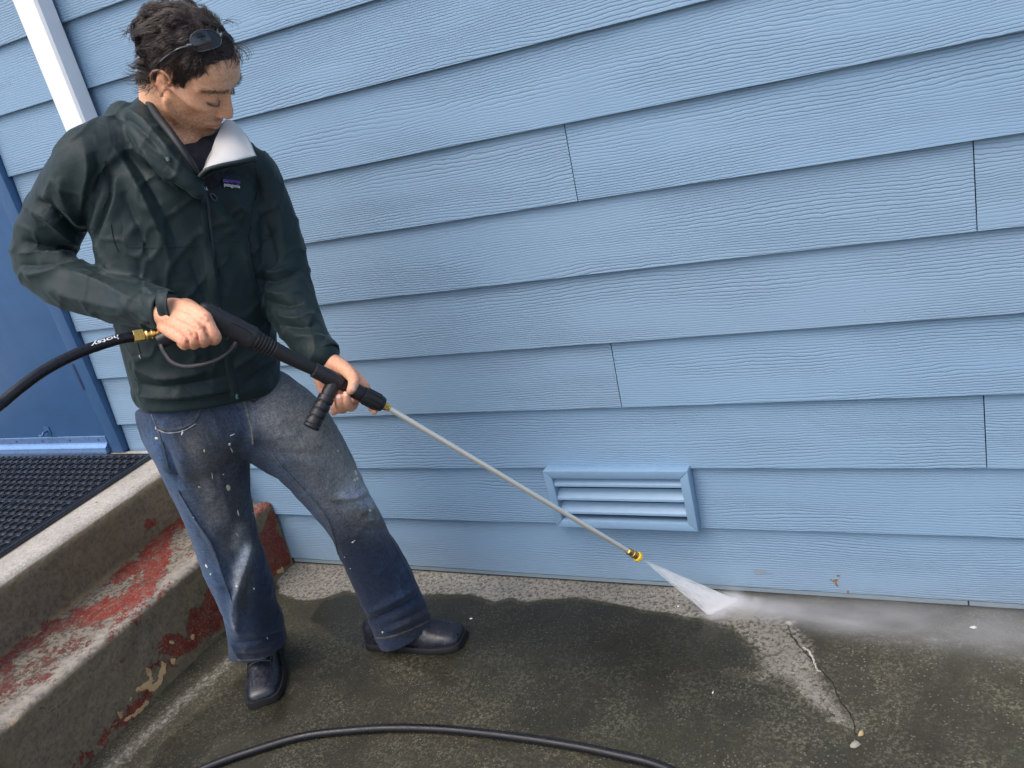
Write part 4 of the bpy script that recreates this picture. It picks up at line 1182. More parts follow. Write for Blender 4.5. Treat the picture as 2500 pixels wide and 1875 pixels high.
# fingernails
M_NAIL = simple('nail', (.74, .50, .41), .3, 0, 90, .1)
def nail(u, v, d, ru, rv, ang):
    ca, sa = math.cos(ang), math.sin(ang)
    pts = []
    for t in np.linspace(0, 2 * np.pi, 14, endpoint=False):
        x = np.sign(math.cos(t)) * abs(math.cos(t)) ** .7 * ru; y = np.sign(math.sin(t)) * abs(math.sin(t)) ** .7 * rv
        pts.append((u + x * ca - y * sa, v + x * sa + y * ca))
    P_ = bd.cast([(u, v)] + pts, bvb)
    if len(P_) < 15: return
    dirc = nrm(CAM - P_[0])
    P_ = P_ + dirc * .0006
    med = np.median((P_ - CAM) @ FW)
    P_ = P_[np.abs((P_ - CAM) @ FW - med) < .012]
    part('fingernail', (P_, [(0, i, i + 1 if i + 1 < len(P_) else 1) for i in range(1, len(P_))]), M_NAIL, body, True)
nail(862, 947, 0, 5.5, 7.0, -.1); nail(826, 967, 0, 6.0, 5.0, .1); nail(845, 962, 0, 6.0, 5.0, .1)

# ---------------------------------------------------------------- hair
def hair_mat():
    m = MB('brown_hair', .38, .5)
    a = m.attr('shade')
    m.color(m.mix(a, (.010, .0070, .0065), (.060, .040, .032)))
    m.rough(.36)
    return m.m
M_HAIR = hair_mat()
def strand_block(P_, w_, sh, k=3):
    """(m, n, 3) strand points -> thin tapering three-sided strands"""
    m, n = P_.shape[:2]
    T = nrm(np.gradient(P_, axis=1))
    a = nrm(np.cross(T, np.array([.31, .2, .93]))); b = np.cross(T, a)
    r = (np.asarray(w_)[:, None] * (1 - .8 * np.linspace(0, 1, n) ** 2))[..., None]
    ring = np.stack([P_ + r * (a * math.cos(t) + b * math.sin(t)) for t in np.linspace(0, 2 * np.pi, k, endpoint=False)], 2)
    i = np.arange(n - 1)[:, None] * k; j_ = np.arange(k)[None]
    F1 = np.stack([i + j_, i + (j_ + 1) % k, i + k + (j_ + 1) % k, i + k + j_], -1).reshape(-1, 4)
    F = (F1[None] + (np.arange(m) * n * k)[:, None, None]).reshape(-1, 4)
    return ring.reshape(-1, 3), F, np.repeat(np.asarray(sh, float), n * k)
def strand_mesh(paths, *blocks):
    Vs, Fs, Ss, n0 = [], [], [], 0
    todo = list(blocks)
    if paths: todo.append((np.array([q[0] for q in paths]), [q[1] for q in paths], [q[2] for q in paths]))
    for bl in todo:
        V, F, sh = strand_block(*bl); Vs.append(V); Fs.append(F + n0); Ss.append(sh); n0 += len(V)
    return np.concatenate(Vs), np.concatenate(Fs), np.concatenate(Ss)
# roots: points of the skin inside the hair line
cand = np.where((hair_mask(hl) > .001) & inhead & (np.abs(hl[:, 0]) < .0765) & (hl[:, 2] > -.05) & ~((np.abs(hl[:, 0]) > .070) & (hl[:, 2] < .034) & (hl[:, 1] > -.030) & (hl[:, 1] < .012)))[0]
NB = bd.normals()
paths = []
RH_ = np.random.default_rng(11)
def hv(d): return np.array([d @ HS, d @ HF, d @ HU])
GRAV = np.array([0, 0, -1.0])
clumps = cand[RH_.choice(len(cand), 520, replace=False)]
cl_dir = RH_.normal(0, 1, (520, 3)); cl_dir -= NB[clumps] * (cl_dir * NB[clumps]).sum(1)[:, None] * .7; cl_curl = RH_.uniform(-1, 1, 520); cl_len = RH_.uniform(.6, 1.25, 520)
cpos = bd.V[clumps]
roots = cand[RH_.choice(len(cand), 14000)]
nR = len(roots)
p_, h_, n_ = bd.V[roots], hl[roots], NB[roots]
ci = np.concatenate([np.argmin(((cpos[None] - q[:, None]) ** 2).sum(2), 1) for q in np.array_split(p_, 28)])
CL = cl_len[ci]
s_a, f_a, u_a = h_[:, 0], h_[:, 1], h_[:, 2]
col1 = lambda x: np.asarray(x)[:, None]
side_ = (np.abs(s_a) > .055) & (u_a < .075)
back = f_a < -.045
# combing: away from the crown, back over the sides, across at the fringe
comb = HS * col1(np.where(np.abs(s_a) > .02, np.sign(s_a) * .35, 0)) - HF * .55 - HU * .25
Ln = .040 * CL
fr_ = (f_a > .028) & (u_a > .06)
cf = -HF * .35 + HS * col1(.55 + s_a * 6) + HU * .1
comb = np.where(col1(fr_), cf, comb); Ln = np.where(fr_, .036 * CL, Ln)
few = fr_ & (RH_.uniform(size=nR) < .08)
comb = np.where(col1(few), HF * .8 + HS * col1(s_a * 8) - HU * .1, comb); Ln = np.where(few, .020 * CL, Ln)
comb = np.where(col1(side_), (-HF * .55 - HU * .75)[None], comb); Ln = np.where(side_, .026 * CL, Ln)
sf = side_ & (f_a > 0)
comb = np.where(col1(sf), (-HF * .25 - HU * .95)[None], comb); Ln = np.where(sf, .012 + .006 * CL, Ln)
bk = back & (u_a < .03)
comb = np.where(col1(bk), (-HU * .95 - HF * .1)[None], comb); Ln = np.where(bk, .034 * CL, Ln)
Ln = np.where((u_a > .09) & (f_a < .03), .040 * CL, Ln)
lift = np.where(u_a > .085, .48, np.where(back, .22, .40))
comb = nrm(comb)
d_ = nrm(n_ * col1(lift) + comb * .75 + cl_dir[ci] * .34 + RH_.normal(0, .10, (nR, 3)))
ax_h = nrm(np.cross(d_, n_) + cl_dir[ci] * .5)
m_h = 9
PT = [p_ - n_ * .002]
cen_h = hd(0, -.006, .044)
lim_ = 1.075 + .085 * CL + np.where(u_a > .08, .06, 0)
for i in range(m_h - 1):
    pull = comb * .34 + GRAV * .06 - n_ * (.42 if i > 0 else .12) + np.cross(ax_h, d_) * col1(cl_curl[ci] * .5) + RH_.normal(0, .035, (nR, 3))
    d_ = nrm(d_ + pull * .8)
    q_ = PT[-1] + d_ * col1(Ln / (m_h - 1))
    hq = q_ - cen_h
    e_ = np.stack([hq @ HS / .0765, hq @ HF / .094, hq @ HU / .074], 1); rr = np.linalg.norm(e_, axis=1); hu_ = hq @ HU
    k_h = np.where((rr < 1.02) & (hu_ > -.03), 1.02 / np.maximum(rr, .3), np.where((rr > lim_) & (hu_ > -.02), lim_ / rr, 1.0))
    PT.append(cen_h + hq * col1(k_h))
PT = np.stack(PT, 1)
wd_h = RH_.uniform(.00026, .00055, nR); sh_h = np.clip(RH_.normal(.38, .2, nR) + .2 * (CL - .9), 0, 1)
# loose curls on the brow, temple and nape
def curl(p0, dirv, L, turns, rad, w_=.0005, sh=.4):
    n = 22; t = np.linspace(0, 1, n)
    a = nrm(np.cross(dirv, FW)); 
    ang = t * turns * 2 * np.pi
    P_ = p0 + dirv * (L * t)[:, None] + a * (rad * (np.cos(ang) - 1))[:, None] + dirv * (rad * np.sin(ang))[:, None]
    paths.append((P_, w_, sh))
bvh_ = bvb
def cpt(u, v):
    c_ = bd.cast([(u, v)], bvh_); return c_[0] if len(c_) else at(u, v, 1.66)
IMR, IMD = RT, -UP
for (u, v, dx, dy, L, tn, rd) in ((468, 132, .4, 1, .030, .55, .010), (478, 130, .7, .9, .032, .6, .009), (488, 130, -.3, 1, .026, .7, .008), (545, 130, .2, 1, .030, .55, .010), (556, 132, -.2, 1, .026, .6, .009), (566, 132, .3, .9, .030, .6, .008),
                                  (575, 125, .8, .8, .030, .5, .010), (582, 118, 1, .4, .026, .6, .009), (572, 110, 1, .1, .03, .6, .011), (580, 132, .6, 1, .022, .6, .008), (508, 131, .3, 1, .018, .6, .006),
                                  (345, 180, -1, .3, .030, .4, .008), (350, 195, -1, .5, .028, .45, .009), (360, 208, -.6, 1, .022, .5, .008), (372, 212, -.2, 1, .016, .5, .006), (340, 165, -1, .2, .022, .5, .007),
                                  (545, 60, .8, -.6, .024, .5, .010), (365, 50, -.8, -.5, .020, .6, .010)):
    for q_ in range(7):
        dv = nrm(IMR * dx + IMD * dy + RH_.normal(0, .16, 3))
        curl(cpt(u + RH_.normal(0, 5), v + RH_.normal(0, 3)) - FW * .004, dv, L * RH_.uniform(.7, 1.15), tn * RH_.uniform(.8, 1.2), rd * RH_.uniform(.7, 1.2), RH_.uniform(.00035, .0006), RH_.uniform(.2, .7))
hV, hF, hS = strand_mesh(paths, (PT, wd_h, sh_h))
hair = part('hair', (hV, hF), M_HAIR, person, True, dict(shade=hS))
hair['kind'] = 'stuff'
# eyebrow and lash hairs
eb = []
for s_ in (-1, 1):
    ln = resample(np.array([(s_ * .011, .0945, .0265), (s_ * .026, .0945, .0315), (s_ * .044, .083, .0330), (s_ * .057, .067, .0265)], float), 60)
    for i in range(230):
        t = RH_.uniform(0, 1); c_ = ln[int(t * 59)] + RH_.normal(0, .0021, 3)
        dv = nrm(np.array([s_ * (.9), -.25 * t * 2, .45 * (1 - t * 1.3)]) + RH_.normal(0, .2, 3))
        P_ = np.array([c_ + dv * .0085 * x + np.array([0, .0012 * math.sin(3 * x), 0]) for x in np.linspace(0, 1, 4)])
        eb.append((HO + P_[:, :1] * HS + P_[:, 1:2] * HF + P_[:, 2:] * HU, .00030, RH_.uniform(.2, .6)))
    ln = resample(np.array([(s_ * .020, .0875, -.0005), (s_ * .031, .0915, -.0045), (s_ * .046, .0795, -.0015)], float), 30)
    for i in range(48):
        t = i / 47; c_ = ln[int(t * 29)]
        dv = nrm(np.array([s_ * (t - .4) * .6, .8, -.45]) + RH_.normal(0, .12, 3))
        P_ = np.array([c_ + dv * .006 * x + np.array([0, 0, .002 * x * x]) for x in np.linspace(0, 1, 4)])
        eb.append((HO + P_[:, :1] * HS + P_[:, 1:2] * HF + P_[:, 2:] * HU, .00036, .1))
eV, eF, eS = strand_mesh(eb)
brow = part('eyebrow', (eV, eF), M_HAIR, person, True, dict(shade=eS)); brow['kind'] = 'stuff'

# ---------------------------------------------------------------- clothing materials
def nylon():
    m = MB('dark_green_nylon', .6, .3)
    g = m.obj()
    n = m.noise(5, 4, .6, g)
    m.color(m.mix(n, (.0058, .0158, .0175), (.0108, .0250, .0268)))
    fine = m.noise(900, 2, .5, g)
    w2 = m.noise(38, 4, .6, g, .6)
    m.rough(m.ramp(n, .3, .7, .52, .66))
    dd = m.n('ShaderNodeVectorMath', operation='ADD'); wv_ = m.n('ShaderNodeVectorMath', operation='SCALE'); m.set(wv_.inputs[0], m.noise(9, 2, .5, g, 0, 'Color')); wv_.inputs['Scale'].default_value = .10; m.set(dd.inputs[0], g); m.set(dd.inputs[1], wv_.outputs[0])
    e1 = m.ramp(m.voro(1.0, m.map(dd.outputs[0], (10, 10, 5.5)), 'DISTANCE_TO_EDGE'), 0, .30, 0, 1, False)
    e2 = m.ramp(m.voro(1.0, m.map(dd.outputs[0], (26, 26, 14), (3, 1, 2)), 'DISTANCE_TO_EDGE'), 0, .30, 0, 1, False)
    cr = m.math('ADD', m.math('MULTIPLY', e1, 1.0), m.math('MULTIPLY', e2, .22))
    cr = m.math('ADD', cr, m.math('MULTIPLY', w2, .5))
    b1 = m.bump(cr, .0070, .30)
    m.bump(fine, .0004, .35, b1)
    m.b.inputs['Sheen Weight'].default_value = .10
    m.b.inputs['Sheen Roughness'].default_value = .4
    m.b.inputs['Sheen Tint'].default_value = (.6, .8, .85, 1)
    return m.m
M_NYLON = nylon()
M_NYLON_DK = simple('dark_collar_lining', (.008, .012, .016), .6, 0, 60, .2, .0006)
M_LINING = simple('pale_grey_lining', (.60, .60, .60), .55, 0, 25, .06, .0012)
M_SHIRT = simple('navy_tshirt', (.008, .010, .020), .85, 0, 200, .25, .0006)
M_ZIP = simple('zip_black', (.012, .022, .024), .45, 0, 300, .3, .0006)
M_PULL = simple('zip_pull_grey', (.42, .48, .50), .4, .2)
M_STEEL = simple('brushed_steel', (.96, .92, .84), .42, .8, 4, .02)

jpart = part('jacket', jk.vf(), M_NYLON, person, True)
jbv = jk.bvh(); jnV = jn
def ribbon(sc, bvh, uv, w_, lift, thick=.0012, n=None, taper=False):
    """flat strip w_ wide laid on a garment along photo points"""
    uv = resample(np.c_[np.asarray(uv, float), np.zeros(len(uv))], n or 10 * len(uv))[:, :2]
    pts, nor = [], []
    for u, v in uv:
        h = bvh.ray_cast(Vector(CAM), Vector(at(u, v, 1.0) - CAM).normalized())
        if h[0] is not None:
            nn = np.array(h[1]); 
            if nn @ (CAM - np.array(h[0])) < 0: nn = -nn
            pts.append(h[0][:]); nor.append(nn)
    pts, nor = np.array(pts), np.array(nor)
    for _ in range(3):
        nor[1:-1] = nrm(nor[:-2] + nor[1:-1] * 2 + nor[2:]); pts[1:-1] = (pts[:-2] + 2 * pts[1:-1] + pts[2:]) / 4
    T = nrm(np.gradient(pts, axis=0)); B = nrm(np.cross(T, nor))
    V = []
    for p, nn, b in zip(pts, nor, B):
        V += [p - b * w_ / 2 + nn * lift * .2, p - b * w_ * .35 + nn * (lift + thick), p + b * w_ * .35 + nn * (lift + thick), p + b * w_ / 2 + nn * lift * .2, p - nn * .002]
    k = 5; m = len(pts)
    F = [(i * k + j_, i * k + (j_ + 1) % k, (i + 1) * k + (j_ + 1) % k, (i + 1) * k + j_) for i in range(m - 1) for j_ in range(k)] + [tuple(range(k))[::-1], tuple(range((m - 1) * k, m * k))]
    return np.array(V), F
ZIPL = [(487, 430), (495, 480), (502, 540), (508, 610), (514, 670), (530, 745), (550, 850), (566, 920), (574, 966)]
part('zipper_flap', ribbon(jk, jbv, ZIPL, .019, .0006, .0014, 60), M_NYLON, jpart, 60)
part('zipper', ribbon(jk, jbv, [(494, 440), (503, 482), (511, 540), (518, 610), (525, 670)], .006, .0035, .001, 40), M_ZIP, jpart, 60)
for pts_, w_ in ((zs([(650, 835), (760, 838), (880, 834), (1000, 828)]), .0028), (zs([(1050, 815), (1130, 806), (1220, 800)]), .0028), (zs([(530, 400), (545, 480), (550, 560), (520, 640)]), .0028),
                 (zs([(1290, 420), (1310, 500), (1300, 600)]), .0028), (zs([(560, 720), (575, 800), (600, 860)]), .003), (zs([(700, 1590), (850, 1605), (1000, 1600), (1190, 1565)]), .0022), (zs([(690, 1300), (700, 1340), (712, 1390)]), .0026)):
    try: part('seam', ribbon(jk, jbv, pts_, w_, .0004, .0010), M_NYLON_DK if pts_[0][1] > 820 else M_NYLON, jpart, 60)
    except Exception: pass
# zip pull, drawcord ends
def on_jacket(u, v, up=.003):
    h = jbv.ray_cast(Vector(CAM), Vector(at(u, v, 1.0) - CAM).normalized()); nn = np.array(h[1]); nn = nn if nn @ (CAM - np.array(h[0])) > 0 else -nn
    return np.array(h[0]) + nn * up, nn
def loop_pull(name, px, r, mat_, closed=False):
    P_ = np.array([on_jacket(u, v, .004)[0] for u, v in px]); P_ = resample(P_, 24)
    part(name, tube(P_, r, 6), mat_, jpart, True)
loop_pull('zip_pull', [(491, 443), (497, 451), (502, 459), (505, 466)], .0011, M_PULL)
loop_pull('zip_pull', [(497, 459), (499, 463), (502, 464), (502, 460)], .0010, M_PULL)
loop_pull('zip_pull', [(511, 474), (513, 480), (520, 489), (526, 487), (525, 480), (517, 474), (511, 474)], .0014, simple('pull_rubber', (.05, .085, .09), .5))
loop_pull('drawcord_tip', [(345, 866), (343, 869), (346, 873)], .0009, M_PULL)
loop_pull('drawcord_tip', [(578, 961), (577, 968), (578, 972)], .0032, simple('cord_lock', (.05, .13, .12), .5))
loop_pull('hood_toggle', [(411, 383), (413, 388), (414, 392)], .0042, simple('toggle_grey', (.10, .13, .14), .4))

# logo patch
def text_mesh(s, size, font_shear=0.0, bold=0.0, extr=0.0):
    cu = bpy.data.curves.new('t', 'FONT'); cu.body = s; cu.size = size; cu.shear = font_shear; cu.offset = bold; cu.extrude = extr; cu.align_x = 'CENTER'; cu.align_y = 'CENTER'
    cu.resolution_u = 3
    ob = bpy.data.objects.new('t', cu); C.objects.link(ob)
    me = bpy.data.meshes.new_from_object(ob.evaluated_get(bpy.context.evaluated_depsgraph_get()))
    V = np.array([v_.co[:] for v_ in me.vertices]); F = [list(p.vertices) for p in me.polygons]
    bpy.data.objects.remove(ob); bpy.data.meshes.remove(me)
    return V, F
pc, pn = on_jacket(563, 450, .0035)
a_, _ = on_jacket(542, 447, .0035); b_, _ = on_jacket(585, 453, .0035)
px_ = nrm(b_ - a_); pn = nrm(CAM - pc) * .55 + pn * .45; pn = nrm(pn - px_ * (pn @ px_)); py_ = np.cross(pn, px_)
pw, ph = np.linalg.norm(b_ - a_) / 2 * 1.02, .0082
def on_patch(V2, z): return pc + V2[:, :1] * px_ + V2[:, 1:2] * py_ + pn * z
patch = part('logo_patch', obox(pc, (px_, py_, pn), (pw, ph, .0007), .0003, 1), simple('patch_black', (.010, .010, .014), .7), jpart)
def flat(poly, z): return on_patch(np.array(poly, float) * np.array([pw, ph]), z), [tuple(range(len(poly)))]
part('logo_sky', flat([(-.97, .94), (-.97, .16), (-.70, .36), (-.50, .20), (-.25, .46), (-.02, .22), (.12, .30), (.34, .72), (.52, .34), (.72, .44), (.97, .24), (.97, .94)], .0009), simple('patch_purple', (.13, .045, .40), .6), patch)
part('logo_glow', flat([(-.97, .34), (-.97, .10), (-.70, .30), (-.50, .12), (-.30, .34), (-.45, .44), (-.7, .52)], .0011), simple('patch_lilac', (.22, .10, .48), .6), patch)
tv, tf = text_mesh('patagonia', .0098, 0, .00022)
tv[:, 0] *= (pw * 1.80) / (tv[:, 0].max() - tv[:, 0].min()); tv[:, 1] -= ph * .42
part('logo_text', (on_patch(tv[:, :2], .0012), tf), simple('patch_white', (.80, .80, .82), .6), patch)

# collar: dark inner edge, T-shirt, open pale flap
part('collar_lining', limb([(360, 246, 1.722, .007), (384, 284, 1.684, .008), (422, 333, 1.660, .008), (455, 380, 1.660, .007), (479, 416, 1.674, .005), (488, 432, 1.69, .003)], 40, 10), M_NYLON_DK, jpart, True)
ts = Sculpt([limb([(462, 392, 1.80, .050), (478, 425, 1.785, .062), (490, 452, 1.80, .05)], 20), limb([(500, 362, 1.82, .045), (510, 395, 1.80, .05)], 8), limb([(440, 372, 1.79, .04), (470, 400, 1.77, .04)], 8)], .005, 4)
part('t_shirt', ts.vf(), M_SHIRT, person, True)
low = np.array([at(486, 429, 1.675), at(505, 412, 1.672), (at(540, 401, 1.680)), at(585, 392, 1.700), at(627, 382, 1.735)])
mid_ = np.array([at(491, 420, 1.690), at(512, 392, 1.690), at(548, 372, 1.700), at(585, 358, 1.722), at(618, 362, 1.745)])
top_ = np.array([at(497, 408, 1.715), at(519, 366, 1.728), at(534, 336, 1.745), at(566, 318, 1.770), at(607, 336, 1.775)])
bak_ = np.array([at(503, 400, 1.74), at(526, 345, 1.765), at(545, 296, 1.79), at(572, 298, 1.81), at(604, 332, 1.80)])
rows_ = [resample(r, 26) for r in (low, mid_, top_, bak_)]
grid = np.array([resample(np.array([r[i] for r in rows_]), 18) for i in range(26)])
gu, gv = np.meshgrid(np.linspace(0, 1, 26), np.linspace(0, 1, 18), indexing='ij')
wv = .0035 * np.sin(gu * 9 + gv * 7) * gv + .003 * np.sin(gu * 15 - gv * 5) * gv + .002 * fbm(grid.reshape(-1, 3), 40, 2, 5).reshape(26, 18)
grid = grid - FW * wv[..., None]
def sheet(g, th):
    a, b = g.shape[:2]
    dx = np.gradient(g, axis=0); dy = np.gradient(g, axis=1); nn = nrm(np.cross(dx, dy))
    if (nn.reshape(-1, 3) @ -FW).mean() < 0: nn = -nn
    V = np.concatenate([g.reshape(-1, 3), (g - nn * th).reshape(-1, 3)]); o = a * b; F = []
    I = lambda i, j_: i * b + j_
    for i in range(a - 1):
        for j_ in range(b - 1):
            F.append((I(i, j_), I(i + 1, j_), I(i + 1, j_ + 1), I(i, j_ + 1))); F.append((o + I(i, j_), o + I(i, j_ + 1), o + I(i + 1, j_ + 1), o + I(i + 1, j_)))
    rim = [I(i, 0) for i in range(a)] + [I(a - 1, j_) for j_ in range(1, b)] + [I(i, b - 1) for i in range(a - 2, -1, -1)] + [I(0, j_) for j_ in range(b - 2, 0, -1)]
    for i in range(len(rim)):
        p, q_ = rim[i], rim[(i + 1) % len(rim)]; F.append((p, o + p, o + q_, q_))
    return V, F
flap = part('collar_flap', sheet(grid, .0025), M_LINING, jpart, True, label='pale grey lining of the open collar')
part('zipper', tube(resample(low - FW * .002 + UP * -.003, 40), .0042, 8), M_ZIP, flap, True)
part('collar_flap', sheet(grid + FW * .012 - UP * .006, .004), M_NYLON, jpart, True)

# cuffs
def cuff(p, q_, r, L, name='cuff'):
    ax = nrm(np.asarray(q_) - np.asarray(p))
    pr = [(-L, r * .93), (-L * .9, r * 1.02), (-L * .1, r * 1.03), (0, r * .99), (.0006, r * .93), (-.006, r * .90), (-.012, r * .75)]
    V, F = lathe(pr, q_, ax, 28)
    V += nrm(V - np.asarray(q_)) * (fbm(V, 45, 2, 9) * .003)[:, None]
    return part(name, (V, F), M_NYLON, jpart, True)
cuff(at(330, 742, 1.705), at(411, 759, 1.660), .0385, .040)
cuff(at(745, 815, 1.855), at(795, 872, 1.820), .0365, .032)
ct = at(393, 740, 1.612); cx_, cy_ = nrm(at(413, 738, 1.60) - at(376, 738, 1.622)), nrm(at(396, 775, 1.622) - at(392, 705, 1.622))
tab = []
for i, s in enumerate(np.linspace(-1, 1, 9)):
    for j_, t in enumerate(np.linspace(-1, 1, 7)):
        base = ct + cx_ * t * .0145 + cy_ * s * .0265
        tab.append(base + FW * (.014 * s * s - .001) + FW * .002 * math.sin(3 * t))
part('cuff_tab', sheet(np.array(tab).reshape(9, 7, 3), .0025), M_NYLON, jpart, True)

# ---------------------------------------------------------------- jeans colour: indigo, faded and stained on the thighs
jpx, jd = to_px(jn.V)
Nn = jn.normals()
front = np.clip(((CAM - jn.V) * Nn).sum(1) / np.linalg.norm(CAM - jn.V, axis=1) * 1.6 + .1, 0, 1)
dark, blue, worn, grime_c, pale_c = np.array([.012, .0195, .040]), np.array([.042, .084, .165]), np.array([.225, .232, .232]), np.array([.058, .062, .066]), np.array([.44, .49, .55])
def jst(pts, w_, a=1.0):
    d_, _ = dist_line(jpx, np.array(pts, float)); return a * np.exp(-(d_ / w_) ** 2)
vj = fbm(jn.V, 14, 4, 301); vj2 = fbm(jn.V, 45, 3, 303)
jc = np.tile((dark + blue) / 2, (len(jn.V), 1))
def jmix(w_, c):
    global jc
    w_ = np.clip(w_, 0, 1)[:, None]; jc = jc * (1 - w_) + np.asarray(c) * w_
jmix(.5 + vj * .6, dark * 1.5)
jmix(jst([(380, 1080), (450, 1250), (520, 1420), (560, 1510)], 42, .85), blue * 1.15)
jmix(jst([(600, 1000), (610, 1150), (612, 1260)], 22, .7), blue * .9)
jmix(jst([(680, 1140), (760, 1215), (800, 1290)], 26, .8), blue)
jmix(jst([(700, 1000), (765, 1080), (835, 1170), (880, 1230)], 85, .95) * (.85 + vj * .5), worn)
jmix(jst([(640, 940), (700, 1000), (770, 1060)], 60, .45), worn * .8)
jmix(jst([(860, 1180), (900, 1230), (915, 1250)], 32, .75) * (.8 + vj), pale_c * .75)
jmix(jst([(840, 1210), (885, 1205)], 14, .6), np.array([.24, .29, .38]))
jmix(jst([(730, 1010), (800, 1100), (850, 1160)], 30, .45) * (.8 + vj2), np.array([.27, .265, .24]))
jmix(jst([(880, 1260), (905, 1262), (930, 1262)], 22, .85) * (.75 + vj2), np.array([.060, .050, .030]))
jmix(jst([(780, 1010), (800, 1050), (790, 960)], 34, .6) * (.7 + vj), np.array([.095, .088, .060]))
jmix(jst([(500, 1060), (540, 1200), (565, 1310)], 72, .85) * (.85 + vj * .6), grime_c * 1.25)
jmix(jst([(470, 1080), (500, 1220)], 40, .5) * (.7 + vj), np.array([.060, .066, .075]))
jmix(jst([(585, 1290), (575, 1330)], 13, .7), worn * 1.3)
jmix(jst([(600, 1345), (590, 1380), (580, 1420)], 17, .75), pale_c)
jmix(jst([(470, 1090), (500, 1180), (530, 1270)], 22, .35), worn)
jmix(jst([(640, 1010), (690, 1060), (740, 1100)], 26, .40), worn * 1.2)
jmix(jst([(582, 1420), (574, 1470), (572, 1530)], 6, .6), pale_c * .7)
jmix(jst([(600, 1400), (598, 1440), (590, 1480)], 20, .55), np.array([.085, .075, .055]))
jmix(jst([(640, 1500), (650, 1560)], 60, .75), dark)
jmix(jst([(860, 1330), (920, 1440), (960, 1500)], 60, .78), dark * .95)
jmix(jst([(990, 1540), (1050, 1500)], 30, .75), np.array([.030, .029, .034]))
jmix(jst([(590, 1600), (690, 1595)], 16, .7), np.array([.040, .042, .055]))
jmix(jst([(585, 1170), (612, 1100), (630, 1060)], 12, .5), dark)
def denim():
    m = MB('stained_denim', .82, .25)
    g = m.obj()
    c = m.attr('tone', 'Color')
    s = m.sep(m.map(g, (1, 1, 1)))
    tw = m.noise(1.0, 2, .6, m.map(g, (260, 260, 60)))
    tw2 = m.noise(1.0, 2, .6, m.map(g, (70, 70, 480)))
    sp = m.noise(420, 2, .6, g)
    k = m.math('ADD', m.math('MULTIPLY', tw, .5), m.math('MULTIPLY', tw2, .5))
    v = m.ramp(k, .34, .66, .66, 1.38)
    mul = m.n('ShaderNodeMix', data_type='RGBA', blend_type='MULTIPLY'); mul.inputs[0].default_value = 1
    m.set(mul.inputs[6], c); m.set(mul.inputs[7], m.comb(v, v, v))
    m.color(mul.outputs[2])
    m.bump(m.math('ADD', k, m.math('MULTIPLY', sp, .4)), .0009, .7)
    m.b.inputs['Sheen Weight'].default_value = .08
    return m.m
M_DENIM = denim()
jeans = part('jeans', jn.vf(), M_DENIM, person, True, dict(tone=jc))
nbv = jn.bvh()
def jcol_part(name, vf_, c, parent=None):
    V_ = np.asarray(vf_[0]); cc = np.tile(np.array(c), (len(V_), 1)) * (1 + .35 * fbm(V_, 90, 2, 5))[:, None]
    return part(name, vf_, M_DENIM, parent or jeans, 60, dict(tone=cc))
seamc = (.075, .085, .10)
for pts_, w_, c_ in ((zj([(150, 350), (200, 370), (270, 360), (320, 330), (345, 290), (347, 255)]), .008, (.050, .062, .085)), (zj([(148, 362), (200, 381), (272, 371), (326, 340)]), .0022, (.30, .31, .32)),
                     (zj([(130, 300), (150, 350), (175, 420), (205, 540)]), .004, (.08, .10, .13)), (zj([(250, 640), (330, 775), (400, 880), (450, 1020), (500, 1160)]), .0035, (.035, .05, .085)),
                     (zj([(672, 478), (730, 550), (830, 655), (905, 745), (945, 840), (975, 950), (1020, 1090), (1080, 1200), (1110, 1260)]), .0028, (.16, .155, .14)),
                     (zj([(535, 215), (552, 260), (565, 310), (580, 370), (585, 430)]), .005, (.17, .165, .15)), (zj([(560, 225), (590, 240), (618, 215)]), .004, (.05, .05, .045)),
                     (zj([(180, 262), (240, 268), (300, 262), (345, 252)]), .004, (.028, .032, .04)), (zj([(1140, 1305), (1200, 1300), (1300, 1265), (1400, 1215)]), .006, (.075, .070, .066)),
                     (zj([(520, 1405), (600, 1402), (712, 1378)]), .006, (.070, .075, .085))):
    try: jcol_part('seam', ribbon(jn, nbv, pts_, w_, .0006, .0012), c_)
    except Exception as e: print('seam failed', e)
# fly panel
fl = [(546, 965), (560, 975), (573, 1010), (590, 1050), (612, 1015), (634, 965), (636, 945), (590, 950)]
def decal(sc, bvh, poly, lift):
    pts = []
    for u, v in poly:
        h = bvh.ray_cast(Vector(CAM), Vector(at(u, v, 1.0) - CAM).normalized())
        if h[0] is None: continue
        nn = np.array(h[1]); nn = nn if nn @ (CAM - np.array(h[0])) > 0 else -nn
        pts.append(np.array(h[0]) + nn * lift)
    return np.array(pts)
